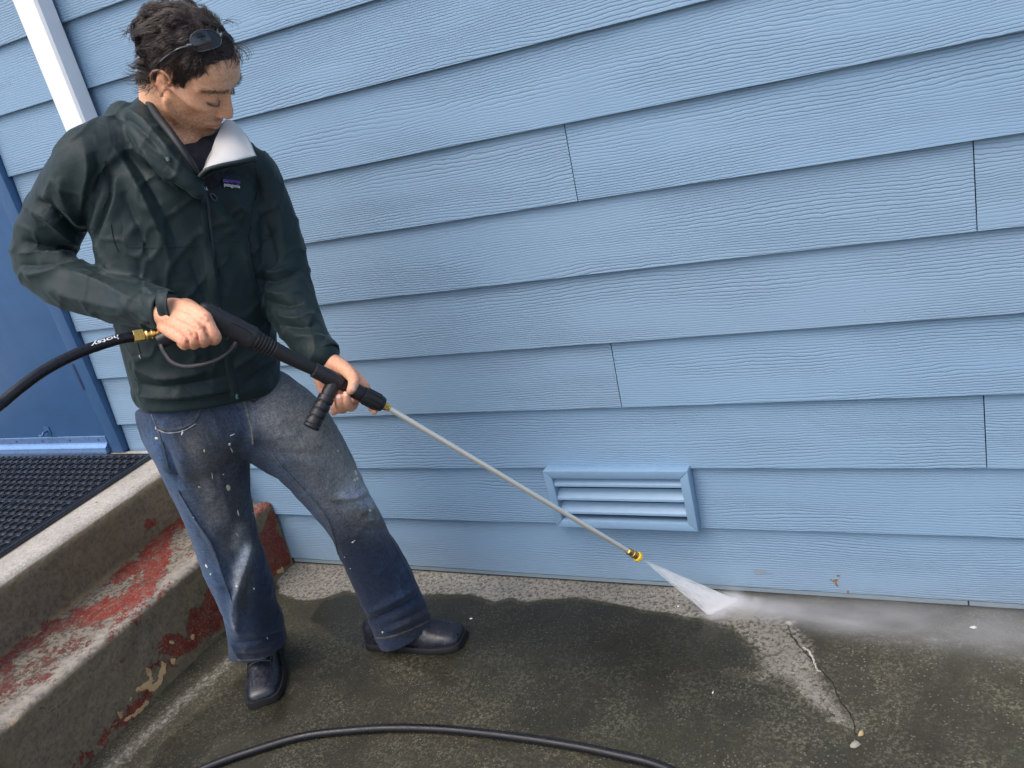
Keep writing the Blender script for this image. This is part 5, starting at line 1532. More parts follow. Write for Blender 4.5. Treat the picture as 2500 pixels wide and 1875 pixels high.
# paint splashes: thin dried blobs
M_SPLASH = simple('dried_white_paint', (.74, .74, .70), .6, 0, 200, .1)
M_SPLASH2 = simple('dried_cream_paint', (.62, .58, .42), .65, 0, 200, .12)
def splash(u, v, L, W_, ang, mat_=M_SPLASH, sc=jn, bvh=None, parent=None, name='paint_splash', seed=0):
    bvh = bvh or nbv; r_ = np.random.default_rng(int(u * 7 + v))
    pts = []
    n = 14; L, W_ = L * .82, W_ * .82
    for t in np.linspace(0, 2 * np.pi, n, endpoint=False):
        k = 1 + .28 * r_.normal() * .6
        x, y = math.cos(t) * L / 2 * k, math.sin(t) * W_ / 2 * k
        pts.append((u + x * math.cos(ang) - y * math.sin(ang), v + x * math.sin(ang) + y * math.cos(ang)))
    rim = decal(sc, bvh, pts, .0003); cen = decal(sc, bvh, [(u, v)], .0012)
    if len(rim) < n or len(cen) < 1: return
    inn = cen + (rim - cen) * .72; inn = inn + nrm(CAM - cen[0]) * .0007
    V = np.concatenate([rim, inn, cen])
    F = [(i, (i + 1) % n, n + (i + 1) % n, n + i) for i in range(n)] + [(n + i, n + (i + 1) % n, 2 * n) for i in range(n)]
    part(name, (V, F), mat_, parent if parent is not None else jeans, True)
for a in (zj([(268, 376)]) + [22, 6, 1.75],): splash(*a[0], *a[1:])
for (zx, zy, L, W_, an, mm) in ((150, 355, 20, 6, 1.2, 0), (152, 405, 10, 7, .3, 1), (492, 390, 16, 2.5, -.4, 0), (480, 432, 9, 6, 1.4, 0), (490, 460, 16, 3.5, 1.2, 0), (366, 462, 9, 4, 1.5, 1), (402, 574, 20, 2.6, 1.45, 0), (452, 568, 4, 3, 0, 0), (475, 628, 17, 12, 1.2, 1),
                                (518, 740, 20, 4, 1.35, 0), (515, 840, 14, 3, 1.0, 0), (345, 625, 8, 4, .2, 1), (318, 762, 5, 3, .6, 1), (376, 980, 12, 5, 1.0, 0), (395, 1018, 6, 4, 1, 0), (1048, 560, 16, 6, 1.3, 1), (1043, 594, 8, 8, 0, 1), (1055, 588, 9, 7, 1.3, 1),
                                (1035, 873, 7, 5, -.6, 0), (1043, 866, 5, 3, -.6, 0), (1112, 730, 10, 7, .4, 1), (590, 1082, 6, 4, 1, 0), (998, 940, 3, 3, 0, 0), (1023, 992, 3, 3, 0, 0), (650, 1305, 8, 2.5, 1.3, 1), (1168, 1278, 5, 7, 0, 0), (968, 462, 6, 4, .4, 1), (512, 1072, 9, 6, .8, 1), (585, 742, 3, 3, 0, 0)):
    p_ = zj([(zx, zy)])[0]
    splash(p_[0], p_[1], L, W_, an, M_SPLASH2 if mm else M_SPLASH)

# ---------------------------------------------------------------- shoes
def leather():
    m = MB('scuffed_black_leather', .32, .5)
    g = m.obj()
    n = m.noise(40, 5, .65, g); sc_ = m.ramp(m.noise(1.0, 5, .7, m.map(g, (120, 60, 90))), .55, .70)
    c = m.mix(n, (.007, .009, .015), (.020, .024, .036))
    m.color(m.mix(m.math('MULTIPLY', sc_, .35), c, (.14, .15, .17)))
    m.rough(m.ramp(n, .3, .7, .22, .48))
    m.bump(m.math('ADD', n, m.math('MULTIPLY', m.noise(300, 2, .5, g), .3)), .0012, .6)
    return m.m
M_LEATHER = leather()
M_SOLE = simple('black_rubber_sole', (.012, .012, .015), .6, 0, 60, .2, .0008)
def shoe(toe, ankle, name_label):
    toe = np.array([toe[0], toe[1], 0.0]); d = np.array([ankle[0], ankle[1], 0]) - toe; f = -nrm(d); sd_ = np.array([-f[1], f[0], 0]); up = np.array([0, 0, 1.0])
    # s from toe backwards
    rows = [(.000, .023, .031, .012), (.006, .035, .038, .006), (.020, .043, .045, .003), (.050, .0480, .053, 0), (.085, .050, .064, 0), (.120, .047, .080, 0), (.150, .042, .092, 0), (.185, .037, .100, 0), (.230, .036, .098, 0), (.270, .034, .088, 0), (.290, .026, .075, 0), (.296, .014, .06, 0)]
    R_ = resample(np.array([[r[0], 0, 0, r[1], r[2]] for r in rows]), 40)
    V, F = [], []; k = 22
    a = np.linspace(0, 2 * np.pi, k, endpoint=False)
    for r in R_:
        s, w_, h = r[0], max(r[3], .006), r[4]
        pw_ = 2.9 if s < .06 else 2.4
        for t in a:
            ca = np.sign(math.cos(t)) * abs(math.cos(t)) ** (2 / pw_); sa = np.sign(math.sin(t)) * abs(math.sin(t)) ** (2 / pw_)
            yy = (.018 + (h - .018) * max(sa, 0) ** .85) if sa > 0 else .018 + sa * .006
            narrow = 1 - .22 * max(sa, 0) * (1 if s > .08 else .6)
            V.append(toe - f * s + sd_ * ca * w_ * narrow + up * yy)
    n = len(R_)
    for i in range(n - 1):
        for j_ in range(k): F.append((i * k + j_, i * k + (j_ + 1) % k, (i + 1) * k + (j_ + 1) % k, (i + 1) * k + j_))
    F.append(tuple(range(k))[::-1]); F.append(tuple(range((n - 1) * k, n * k)))
    V = np.array(V)
    V += nrm(V - (toe - f * .14 + up * .03)) * (fbm(V, 22, 3, 7) * .0035)[:, None]
    sh = part('shoe', (V, F), M_LEATHER, person, True, label=name_label)
    # sole
    SVs, SFs = [], []
    for z, gk in ((.001, 1.04), (.004, 1.07), (.016, 1.07), (.0205, 1.03)):
        ring = []
        for r in R_: ring.append(toe - f * r[0] * 1.0 + f * (.004 if r[0] < .01 else 0) + sd_ * (max(r[3], .012) + .004) * gk + up * z)
        for r in R_[::-1]: ring.append(toe - f * r[0] + f * (.004 if r[0] < .01 else 0) - sd_ * (max(r[3], .012) + .004) * gk + up * z)
        SVs += ring
    m = 2 * len(R_)
    for l in range(3):
        for i in range(m): SFs.append((l * m + i, l * m + (i + 1) % m, (l + 1) * m + (i + 1) % m, (l + 1) * m + i))
    SFs.append(tuple(range(m))[::-1]); SFs.append(tuple(range(3 * m, 4 * m)))
    part('sole', (SVs, SFs), M_SOLE, sh, 40)
    # strap over the instep and toe stitching
    bv = BVHTree.FromPolygons(V.tolist(), F)
    def over(s, t, lift):
        o = toe - f * s + sd_ * t + up * .2
        h = bv.ray_cast(Vector(o), Vector((0, 0, -1))); return np.array(h[0]) + up * lift if h[0] is not None else None
    st = [[over(s, t, .0022) for t in np.linspace(-.036, .036, 11)] for s in (.098, .106, .114, .122)]
    if all(q is not None for r in st for q in r): part('strap', sheet(np.array(st), .002), M_LEATHER, sh, True)
    for s0, s1, tt in ((.030, .095, .020), (.030, .095, -.020)):
        ln = [over(s, tt * (1 + (s - .03) * 3), .0004) for s in np.linspace(s0, s1, 12)]
        if all(q is not None for q in ln): part('stitching', tube(np.array(ln), .0008, 5), M_SOLE, sh)
    return sh, V, F
ta, tb = on_plane(646, 1722, 2, 0.0), on_plane(1133, 1566, 2, 0.0)
sh1 = shoe(ta, np.array([-1.818, -.470, 0]), 'scuffed black square-toed shoe pointing at the viewer')
sh2 = shoe(tb, np.array([-1.425, -.318, 0]), 'scuffed black square-toed shoe pointing right along the wall')
b2 = BVHTree.FromPolygons(sh2[1].tolist(), sh2[2])
splash(1022, 1580, 13, 7, .5, M_SPLASH, sh2, b2, sh2[0])

# ================================================================== PRESSURE WASHER GUN
M_BLACKP = simple('black_plastic', (.014, .014, .018), .42, 0, 120, .2, .0006)
M_BLACKP2 = simple('ribbed_black_rubber', (.010, .010, .013), .55, 0, 120, .2, .0006)
M_BRASS = simple('brass', (.90, .62, .20), .24, 1.0, 80, .15)
M_BRASS_DK = simple('tarnished_brass', (.66, .46, .17), .32, 1.0, 120, .3)
M_YELLOW = simple('yellow_nozzle', (.78, .50, .02), .4, 0, 80, .08)
A0, A1 = at(498, 766, 1.640), at(938, 990, 1.8265)
A2 = at(1562, 1362, 2.190)
gax = nrm(A1 - A0); lax = nrm(A2 - A1)
gun = thing('spray_gun', 'black pressure washer gun with side handle and long steel lance held in both hands', 'spray gun', A0)
def along(u, v, axis_pt=A0, axis=gax):
    """distance along the gun axis under a photo point"""
    best = min(np.linspace(-.1, .6, 1401), key=lambda s: np.hypot(*(to_px(axis_pt + axis * s)[0] - np.array([u, v]))))
    return best
s_body0, s_rib0, s_rib1, s_tube1, s_tee1, s_cp0 = -.012, along(622, 828), along(668, 850), along(766, 902), along(815, 928), along(862, 948)
s_end = np.linalg.norm(A1 - A0)
side_v = nrm(np.cross(gax, FW)); side_v = side_v if side_v @ UP > 0 else -side_v          # gun "up" as seen
dep_v = nrm(np.cross(gax, side_v))
if dep_v @ FW > 0: dep_v = -dep_v
# body: rounded housing
bq = np.array([list(A0 + gax * s + side_v * o) + [h, w_] for s, o, h, w_ in ((-.016, .004, .012, .011), (-.012, .003, .0185, .015), (.0, .001, .0225, .018), (.04, .000, .0235, .0195), (.10, .0, .0235, .0195), (s_rib0 - .012, .0, .0225, .019), (s_rib0, 0, .020, .0175))])
bq = resample(bq, 36)
gb = part('gun_body', tube(bq[:, :3], bq[:, 3], 28, up0=side_v, ry=bq[:, 4], power=2.7), M_BLACKP, gun, 40)
for s in (.004, .012, .020):
    part('body_rib', tube(np.array([A0 + gax * (s + .006 * math.cos(t * 1)) + side_v * math.sin(t) * .0238 + dep_v * math.cos(t) * .0192 for t in np.linspace(-.2, 2.2, 16)]), .0011, 6), M_BLACKP2, gb, True)
inl = [A0 + gax * s + side_v * o + dep_v * .0195 for s, o in ((.048, -.009), (.046, .004), (.052, .011), (.085, .0115), (s_rib0 - .018, .0105), (s_rib0 - .012, .006), (s_rib0 - .014, -.009))]
part('grip_inlay', tube(resample(np.array(inl), 40), .0008, 5), M_BLACKP2, gb, True)
# ribbed boot, tube, tee
pr = [(s_rib0 - .004, .019)]
for i in range(7):
    t = i / 6; s = s_rib0 + (s_rib1 - s_rib0) * t; r = .0200 - .0035 * t
    pr += [(s, r * .92), (s + .0012, r), (s + .0038, r), (s + .005, r * .92)]
part('ribbed_boot', lathe(pr, A0, gax, 28), M_BLACKP2, gun, 40)
part('barrel_sleeve', lathe([(s_rib1 + .002, .0165), (s_rib1 + .008, .0160), (s_rib1 + .05, .0142), (s_tube1 - .002, .0122), (s_tube1, .0118)], A0, gax, 24), M_BLACKP2, gun, 40)
tee = part('tee_joint', lathe([(s_tube1 - .001, .0125), (s_tube1 + .001, .0158), (s_tube1 + .024, .0160), (s_tube1 + .0245, .0152), (s_tube1 + .026, .0152), (s_tube1 + .0265, .0165), (s_tee1 + .012, .0165), (s_tee1 + .016, .0160), (s_tee1 + .018, .0138), (s_cp0, .0132)], A0, gax, 28), M_BLACKP, gun, 35)
# front coupling with lugs
cp = part('front_coupling', lathe([(s_cp0 - .004, .0150), (s_cp0, .0162), (s_cp0 + .018, .0165), (s_cp0 + .019, .0150), (s_cp0 + .022, .0150), (s_cp0 + .023, .0172), (s_cp0 + .028, .0176), (s_end - .010, .0170), (s_end - .004, .0150), (s_end - .003, .0100)], A0, gax, 28), M_BLACKP, gun, 35)
for t in np.linspace(0, 2 * np.pi, 10, endpoint=False):
    dr = side_v * math.cos(t) + dep_v * math.sin(t)
    part('coupling_lug', obox(A0 + gax * ((s_cp0 + .023 + s_end - .012) / 2 + .002) + dr * .0172, (gax, dr, np.cross(gax, dr)), (max(.004, (s_end - s_cp0 - .045) / 2), .0016, .0028), .0008, 1), M_BLACKP, cp, 35)
# side handle with ring grooves
H0, H1 = at(818, 930, 1.772), at(759, 1044, 1.742)
hax = nrm(H1 - H0); hl_ = np.linalg.norm(H1 - H0)
pr = [(-.006, .0125), (.0, .0145), (.022, .0152), (.030, .0150)]
for i in range(4):
    s = .034 + i * (hl_ - .040) / 4; w_ = (hl_ - .040) / 4
    pr += [(s, .0142), (s + .0015, .0142), (s + .003, .0166), (s + w_ * .80, .0170), (s + w_ * .92, .0160)]
pr += [(hl_ - .004, .0175), (hl_, .0165), (hl_ + .001, .010)]
part('side_handle', lathe(pr, H0, hax, 26), M_BLACKP, gun, 35)
# pistol grip, trigger, guard
G0, G1 = A0 + gax * .012 - side_v * .010, at(392, 832, 1.655)
gq = resample(np.array([list(G0) + [.019, .0150], list(G0 * .5 + G1 * .5 + side_v * .004) + [.0165, .0140], list(G1) + [.0150, .0130]]), 20)
part('pistol_grip', tube(gq[:, :3], gq[:, 3], 20, up0=gax, ry=gq[:, 4], power=2.6), M_BLACKP, gun, 40)
gd = resample(np.array([at(389, 826, 1.650), at(396, 850, 1.646), at(404, 864, 1.645), at(420, 884, 1.643), at(450, 895, 1.643), at(490, 891, 1.645), at(530, 878, 1.648), at(560, 857, 1.650), at(577, 836, 1.655)]), 60)
part('trigger_guard', tube(gd, .0030, 10, up0=FW, ry=.0042, power=4), M_BLACKP, gun, 50)
tg = resample(np.array([at(536, 818, 1.652), at(530, 826, 1.650), at(516, 836, 1.650), at(500, 846, 1.652)]), 14)
part('trigger', tube(tg, .006, 10, up0=FW, ry=.004), M_BLACKP2, gun, True)
part('trigger_hook', tube(resample(np.array([at(548, 826, 1.648), at(552, 829, 1.648), at(557, 825, 1.649), at(558, 820, 1.650)]), 12), .0012, 6), M_BLACKP, gun, True)
# brass nut and steel lance
hexp = lambda c_, ax, r, s0, s1: lathe([(s0, r * .9), (s0 + .001, r), (s1 - .001, r), (s1, r * .9)], c_, ax, 6)
part('brass_nut', hexp(A1, lax, .0090, -.004, .009), M_BRASS, gun)
part('brass_nut', lathe([(.009, .0068), (.013, .0068), (.015, .005)], A1, lax, 18), M_BRASS, gun, 40)
Ll = np.linalg.norm(A2 - A1)
part('lance_tube', lathe([(.010, .0060), (Ll - .028, .0060)], A1, lax, 20), M_STEEL, gun, 40)
part('nozzle_coupler', lathe([(Ll - .046, .0062), (Ll - .044, .0085), (Ll - .032, .0088), (Ll - .031, .0075), (Ll - .029, .0075), (Ll - .028, .0102), (Ll - .020, .0104), (Ll - .019, .0090), (Ll - .011, .0092), (Ll - .010, .0080)], A1, lax, 20), M_BRASS_DK, gun, 35)
part('nozzle', lathe([(Ll - .012, .0085), (Ll - .010, .0125), (Ll - .003, .0130), (Ll - .001, .0120), (Ll + .001, .0070), (Ll + .005, .0050)], A1, lax, 8), M_YELLOW, gun, 25)
# hose coupling on the grip
K0, K1 = at(386, 813, 1.655), at(327, 822, 1.633)
kax = nrm(K1 - K0); kl = np.linalg.norm(K1 - K0)
part('hose_fitting', lathe([(-.006, .0055), (.006, .0055), (.0065, .0085), (.010, .0095), (.012, .0095), (.013, .0070), (.017, .0070), (.018, .0090), (.021, .0095), (.024, .0080), (.026, .0065), (kl - .012, .0065)], K0, kax, 18), M_BRASS, gun, 35)
part('brass_nut', hexp(K0, kax, .0120, kl - .018, kl + .001), M_BRASS, gun)

# ================================================================== HOSE
def hose_mat():
    m = MB('black_hose_rubber', .3, .35)
    g = m.geo(); n = m.noise(60, 3, .6, g)
    m.color(m.mix(n, (.006, .007, .010), (.014, .015, .020)))
    m.rough(m.ramp(n, .3, .7, .20, .42)); m.bump(m.noise(900, 2, .5, g), .0003, .4)
    return m.m
M_HOSE = hose_mat()
HR = .0100
def gpt(u, v): p = on_plane(u, v, 2, HR); return p
air = [K0 + kax * (kl - .004), K0 + kax * (kl + .02), at(270, 834, 1.603), at(200, 858, 1.568), at(120, 897, 1.525), at(60, 938, 1.492), at(0, 988, 1.462), at(-60, 1050, 1.43)]
out = [np.array(p) for p in ((-1.60, -1.30, .88), (-1.76, -1.50, .45), (-1.88, -1.45, .10), (-1.93, -1.22, HR), (-1.83, -.98, HR))]
gnd = [gpt(u, v) for u, v in dsp([(445, 1659), (560, 1618), (660, 1590), (760, 1578), (850, 1573), (960, 1576), (1080, 1588), (1200, 1605), (1320, 1628), (1450, 1665)])]
far = [np.array(p) for p in ((-.42, -.70, HR), (-.10, -.95, HR), (.35, -1.45, HR), (1.1, -2.3, HR), (2.4, -3.2, HR))]
hp = resample(np.array(air + out + gnd + far), 420)
hp[:, 2] = np.maximum(hp[:, 2], HR + .0008)
hose = thing('pressure_hose', 'black rubber hose running from the gun and looping across the ground', 'hose', (hp[-150][0], hp[-150][1], 0))
part('hose_tube', tube(hp, HR, 16), M_HOSE, hose, True)
# printed word, reading back towards the fitting
dl = np.linalg.norm(np.diff(hp, axis=0), axis=1); cs = np.r_[0, np.cumsum(dl)]
def hose_at(s):
    i = int(np.clip(np.searchsorted(cs, s) - 1, 0, len(hp) - 2)); t = (s - cs[i]) / dl[i]
    p = hp[i] * (1 - t) + hp[i + 1] * t; T = nrm(hp[i + 1] - hp[i]); return p, T
def px_s(u, v): return cs[int(np.argmin(np.hypot(*(to_px(hp[:200])[0] - np.array([u, v])).T)))]
sa, sb = px_s(293, 826), px_s(228, 848)
tv, tf = text_mesh('hotsy', .016, .25, .0003)
wid = tv[:, 0].max() - tv[:, 0].min()
V = []
for x, y, _ in tv:
    s = sa + (sb - sa) * ((x - tv[:, 0].min()) / wid)
    p, T = hose_at(s)
    n_ = nrm(CAM - p); n_ = nrm(n_ - T * (n_ @ T)); upv = np.cross(T, n_)
    if upv @ UP < 0: upv = -upv
    a = .55 - y * 78
    V.append(p + (HR + .0006) * (n_ * math.cos(a) + upv * math.sin(a)))
part('printed_word', (np.array(V), tf), simple('hose_print_white', (.78, .80, .84), .5), hose)

# ================================================================== SUNGLASSES
M_LENS = MB('dark_lens', .06, .8); M_LENS.color((.006, .007, .012)); M_LENS = M_LENS.m
M_FRAME = simple('smoke_grey_frame', (.07, .08, .09), .2, .2, 60, .15)
glasses = thing('sunglasses', 'dark wraparound sunglasses pushed up on the brown hair', 'sunglasses', hd(0, .06, .11))
# near lens over the temple, far lens wrapping away round the fringe
def scalp(u, v, lift):
    c_ = bd.cast([(u, v)], bvb)[0]; n_ = nrm(c_ - hd(0, -.006, .030)); return c_ + n_ * lift, n_
c1, n1 = scalp(497, 102, .015)
n1 = nrm(n1 + nrm(CAM - c1) * .35)
e1 = nrm(RT * .93 + UP * .27); e1 = nrm(e1 - n1 * (e1 @ n1)); e2 = np.cross(n1, e1)
if e2 @ UP < 0: e2 = -e2
bridge = c1 + e1 * .0330 + e2 * .003 - n1 * .006
e1f = nrm(e1 * .30 - n1 * .85 + RT * .10); nf = nrm(n1 * .35 + e1 * .95); e1f = nrm(e1f - nf * (e1f @ nf)); e2f = np.cross(nf, e1f)
if e2f @ UP < 0: e2f = -e2f
c2 = bridge + e1f * .030
def lens(c_, a_, b_, n_, sgn):
    V = []; n, m = 20, 12
    W_, H_ = .0300, .0175
    def pt(x, y): 
        drop = .0035 * x * sgn
        return c_ + a_ * x * W_ + b_ * (y * H_ * (1.0 - .12 * x * sgn) - .0025 * x * x) - n_ * (.0075 * x * x + .0022 * y * y)
    for i in range(n + 1):
        for j_ in range(m + 1):
            x = -1 + 2 * i / n; y = -1 + 2 * j_ / m
            V.append(pt(x, y * math.sqrt(max(0, 1 - abs(x) ** 2.8))))
    F = [(i * (m + 1) + j_, (i + 1) * (m + 1) + j_, (i + 1) * (m + 1) + j_ + 1, i * (m + 1) + j_ + 1) for i in range(n) for j_ in range(m)]
    part('lens', (V, F), M_LENS, glasses, True)
    rim = [pt(x, s_ * math.sqrt(max(0, 1 - abs(x) ** 2.8))) + n_ * .0004 for s_, xs in ((1, np.linspace(-1, 1, 24)), (-1, np.linspace(1, -1, 24)[1:])) for x in xs]
    part('rim', tube(np.array(rim), .0010, 6, False), M_FRAME, glasses, True)
    return pt
pt1 = lens(c1, e1, e2, n1, 1); pt2 = lens(c2, e1f, e2f, nf, -1)
part('nose_bridge', tube(resample(np.array([pt1(.97, .15), bridge + nf * .002 + e2 * .003, pt2(-.97, .15)]), 12), .0020, 8), M_FRAME, glasses, True)
hn = pt1(-1.0, 0) - e1 * .004 - n1 * .003
part('hinge_block', chain([pt1(-.95, -.05), hn], [.0030, .0036], 8, 6), M_FRAME, glasses, True)
arm1 = np.array([hn] + [scalp(u, v, l_)[0] for u, v, l_ in ((435, 122, .012), (415, 134, .009), (395, 150, .006), (382, 165, .004))])
part('temple_arm', tube(resample(arm1, 30), .0013, 8, up0=HU, ry=.0022), M_FRAME, glasses, True)
hf_ = pt2(1.0, 0)
part('temple_arm', tube(resample(np.array([hf_, hd(-.072, .035, .070), hd(-.083, .005, .050), hd(-.082, -.03, .036)]), 30), .0013, 8, up0=HU, ry=.0022), M_FRAME, glasses, True)

# ================================================================== WATER
def vol(name, dens_fn, col=(.995, .997, 1.0)):
    m = bpy.data.materials.new(name); m.use_nodes = True; t = m.node_tree
    for n in list(t.nodes): t.nodes.remove(n)
    o = t.nodes.new('ShaderNodeOutputMaterial'); v_ = t.nodes.new('ShaderNodeVolumePrincipled')
    v_.inputs['Color'].default_value = (*col, 1); v_.inputs['Anisotropy'].default_value = .15
    t.links.new(v_.outputs[0], o.inputs['Volume'])
    dens_fn(t, v_)
    return m
N0 = A1 + lax * (Ll + .004)
W0, W1 = on_plane(1728, 1500, 2, 0.004), on_plane(1800, 1466, 2, 0.004)
spray = thing('water_spray', 'fan of white water spraying from the yellow nozzle onto the concrete', 'water spray', (W0 + W1) / 2, kind='stuff')
fn = nrm(np.cross(W0 - N0, W1 - N0))
V, F = [], []
n = 12
for i in range(n + 1):
    t = i / n; th = .0012 + .0065 * t
    a, b = N0 + (W0 - N0) * t, N0 + (W1 - N0) * t
    sp = nrm(W1 - W0) * .0012
    V += [a - sp - fn * th * .3, (a + b) / 2 - fn * th, b + sp - fn * th * .3, b + sp + fn * th * .3, (a + b) / 2 + fn * th, a - sp + fn * th * .3]
k = 6
F = [(i * k + j_, i * k + (j_ + 1) % k, (i + 1) * k + (j_ + 1) % k, (i + 1) * k + j_) for i in range(n) for j_ in range(k)] + [tuple(range(k))[::-1], tuple(range(n * k, n * k + k))]
def d_fan(t, v_):
    # streaks that run out from the nozzle, thinner at the edges of the fan
    L = t.links
    ax_ = nrm((W0 + W1) / 2 - N0); la_ = nrm((W1 - W0) - ax_ * ((W1 - W0) @ ax_))
    half = np.linalg.norm(W1 - W0) / 2 / np.linalg.norm((W0 + W1) / 2 - N0)
    g = t.nodes.new('ShaderNodeNewGeometry'); sub = t.nodes.new('ShaderNodeVectorMath'); sub.operation = 'SUBTRACT'; L.new(g.outputs['Position'], sub.inputs[0]); sub.inputs[1].default_value = tuple(N0)
    def dot(vv):
        x = t.nodes.new('ShaderNodeVectorMath'); x.operation = 'DOT_PRODUCT'; L.new(sub.outputs[0], x.inputs[0]); x.inputs[1].default_value = tuple(vv); return x.outputs['Value']
    def mt(op, a, b=0.0):
        x = t.nodes.new('ShaderNodeMath'); x.operation = op
        for i, q in enumerate((a, b)):
            if hasattr(q, 'links'): L.new(q, x.inputs[i])
            else: x.inputs[i].default_value = q
        return x.outputs[0]
    al = dot(ax_); ra = mt('DIVIDE', mt('DIVIDE', dot(la_), mt('MAXIMUM', al, .002)), half)
    ns = t.nodes.new('ShaderNodeTexNoise'); ns.noise_dimensions = '2D'; ns.inputs['Scale'].default_value = 1.0; ns.inputs['Detail'].default_value = 4; ns.inputs['Roughness'].default_value = .65
    cv = t.nodes.new('ShaderNodeCombineXYZ'); L.new(mt('MULTIPLY', ra, 9.0), cv.inputs[0]); L.new(mt('MULTIPLY', al, 22.0), cv.inputs[1]); L.new(cv.outputs[0], ns.inputs['Vector'])
    mr = t.nodes.new('ShaderNodeMapRange'); L.new(ns.outputs[0], mr.inputs[0])
    for i, q in enumerate((.3, .72, .25, 1.6)): mr.inputs[i + 1].default_value = q
    ed = t.nodes.new('ShaderNodeMapRange'); ed.interpolation_type = 'SMOOTHSTEP'; L.new(mt('ABSOLUTE', ra), ed.inputs[0])
    for i, q in enumerate((.82, 1.04, 1.0, .12)): ed.inputs[i + 1].default_value = q
    L.new(mt('MULTIPLY', mt('MULTIPLY', mr.outputs[0], ed.outputs[0]), 330.0), v_.inputs['Density'])
part('spray_fan', (V, F), vol('spray_water', d_fan), spray, True)
# splash line where the fan meets the ground
sl = resample(np.array([W0 + np.array([0, 0, .004]), (W0 + W1) / 2 + np.array([.004, 0, .006]), W1 + np.array([0, 0, .005])]), 14)
def d_hit(t, v_): v_.inputs['Density'].default_value = 900.0
part('splash_line', tube(sl, np.r_[.003, np.full(12, .0075), .003], 10), vol('splash_water', d_hit), spray, True)
# mist blown along the wall
mx0, mx1, my0, my1, mz1 = -.68, .9, -.30, -.012, .16
V, F = box(mx0, mx1, my0, my1, .0045, mz1)
def d_mist(t, v_):
    L = t.links
    g = t.nodes.new('ShaderNodeNewGeometry'); s = t.nodes.new('ShaderNodeSeparateXYZ'); L.new(g.outputs['Position'], s.inputs[0])
    def mt(op, a, b=0.0, c=0.0, cl=False):
        x = t.nodes.new('ShaderNodeMath'); x.operation = op; x.use_clamp = cl
        for i, q in enumerate((a, b, c)):
            if hasattr(q, 'links'): L.new(q, x.inputs[i])
            else: x.inputs[i].default_value = q
        return x.outputs[0]
    def rng(f, a, b, lo, hi):
        x = t.nodes.new('ShaderNodeMapRange'); x.interpolation_type = 'SMOOTHSTEP'; L.new(f, x.inputs[0])
        for i, q in enumerate((a, b, lo, hi)):
            if hasattr(q, 'links'): L.new(q, x.inputs[i + 1])
            else: x.inputs[i + 1].default_value = q
        return x.outputs[0]
    dx = mt('SUBTRACT', s.outputs[0], -.592)
    hgt = mt('ADD', .0095, mt('MULTIPLY', mt('MAXIMUM', dx, 0.0), .022))
    ez = mt('POWER', 2.718, mt('MULTIPLY', mt('DIVIDE', s.outputs[2], hgt), -1.0))
    cy = mt('ADD', -.072, mt('MULTIPLY', dx, -.05))
    wy = mt('ADD', .026, mt('MULTIPLY', mt('MAXIMUM', dx, 0.0), .075))
    ry = mt('DIVIDE', mt('SUBTRACT', s.outputs[1], cy), wy)
    ey = mt('POWER', 2.718, mt('MULTIPLY', mt('MULTIPLY', ry, ry), -1.0))
    start = rng(dx, -.035, .015, 0.0, 1.0)
    fall = mt('POWER', 2.718, mt('MULTIPLY', mt('MAXIMUM', dx, 0.0), -3.4))
    ns = t.nodes.new('ShaderNodeTexNoise'); ns.inputs['Scale'].default_value = 1.0; ns.inputs['Detail'].default_value = 3
    mp_ = t.nodes.new('ShaderNodeMapping'); mp_.inputs['Scale'].default_value = (9, 26, 30); L.new(g.outputs['Position'], mp_.inputs[0]); L.new(mp_.outputs[0], ns.inputs['Vector'])
    nz = rng(ns.outputs[0], .3, .72, .45, 1.35)
    d = mt('MULTIPLY', mt('MULTIPLY', ez, ey), mt('MULTIPLY', start, fall))
    # bright burst along the line where the fan strikes
    bx_ = nrm(np.array([W1[0] - W0[0], W1[1] - W0[1]])); mid_w = (W0 + W1) / 2; hl_w = np.linalg.norm(W1 - W0) / 2
    px_d, py_d = mt('SUBTRACT', s.outputs[0], float(mid_w[0])), mt('SUBTRACT', s.outputs[1], float(mid_w[1]))
    al_ = mt('ADD', mt('MULTIPLY', px_d, float(bx_[0])), mt('MULTIPLY', py_d, float(bx_[1])))
    pe_ = mt('ADD', mt('MULTIPLY', px_d, float(bx_[1])), mt('MULTIPLY', py_d, float(-bx_[0])))
    ap = mt('POWER', 2.718, mt('MULTIPLY', mt('POWER', mt('DIVIDE', mt('ABSOLUTE', al_), hl_w * 1.1), 4.0), -1.0))
    pp = mt('DIVIDE', mt('SUBTRACT', pe_, .012), .022)
    bp = mt('POWER', 2.718, mt('MULTIPLY', mt('MULTIPLY', pp, pp), -1.0))
    bz = mt('POWER', 2.718, mt('MULTIPLY', s.outputs[2], -1.0 / .013))
    burst = mt('MULTIPLY', mt('MULTIPLY', ap, bp), mt('MULTIPLY', bz, 1.7))
    d = mt('ADD', d, burst)
    d = mt('MULTIPLY', mt('MULTIPLY', d, nz), 150.0)
    end = rng(s.outputs[0], .5, .88, 1.0, 0.0)
    L.new(mt('MULTIPLY', d, end), v_.inputs['Density'])
part('mist', (V, F), vol('drifting_mist', d_mist, (.99, .985, 1.0)), spray)

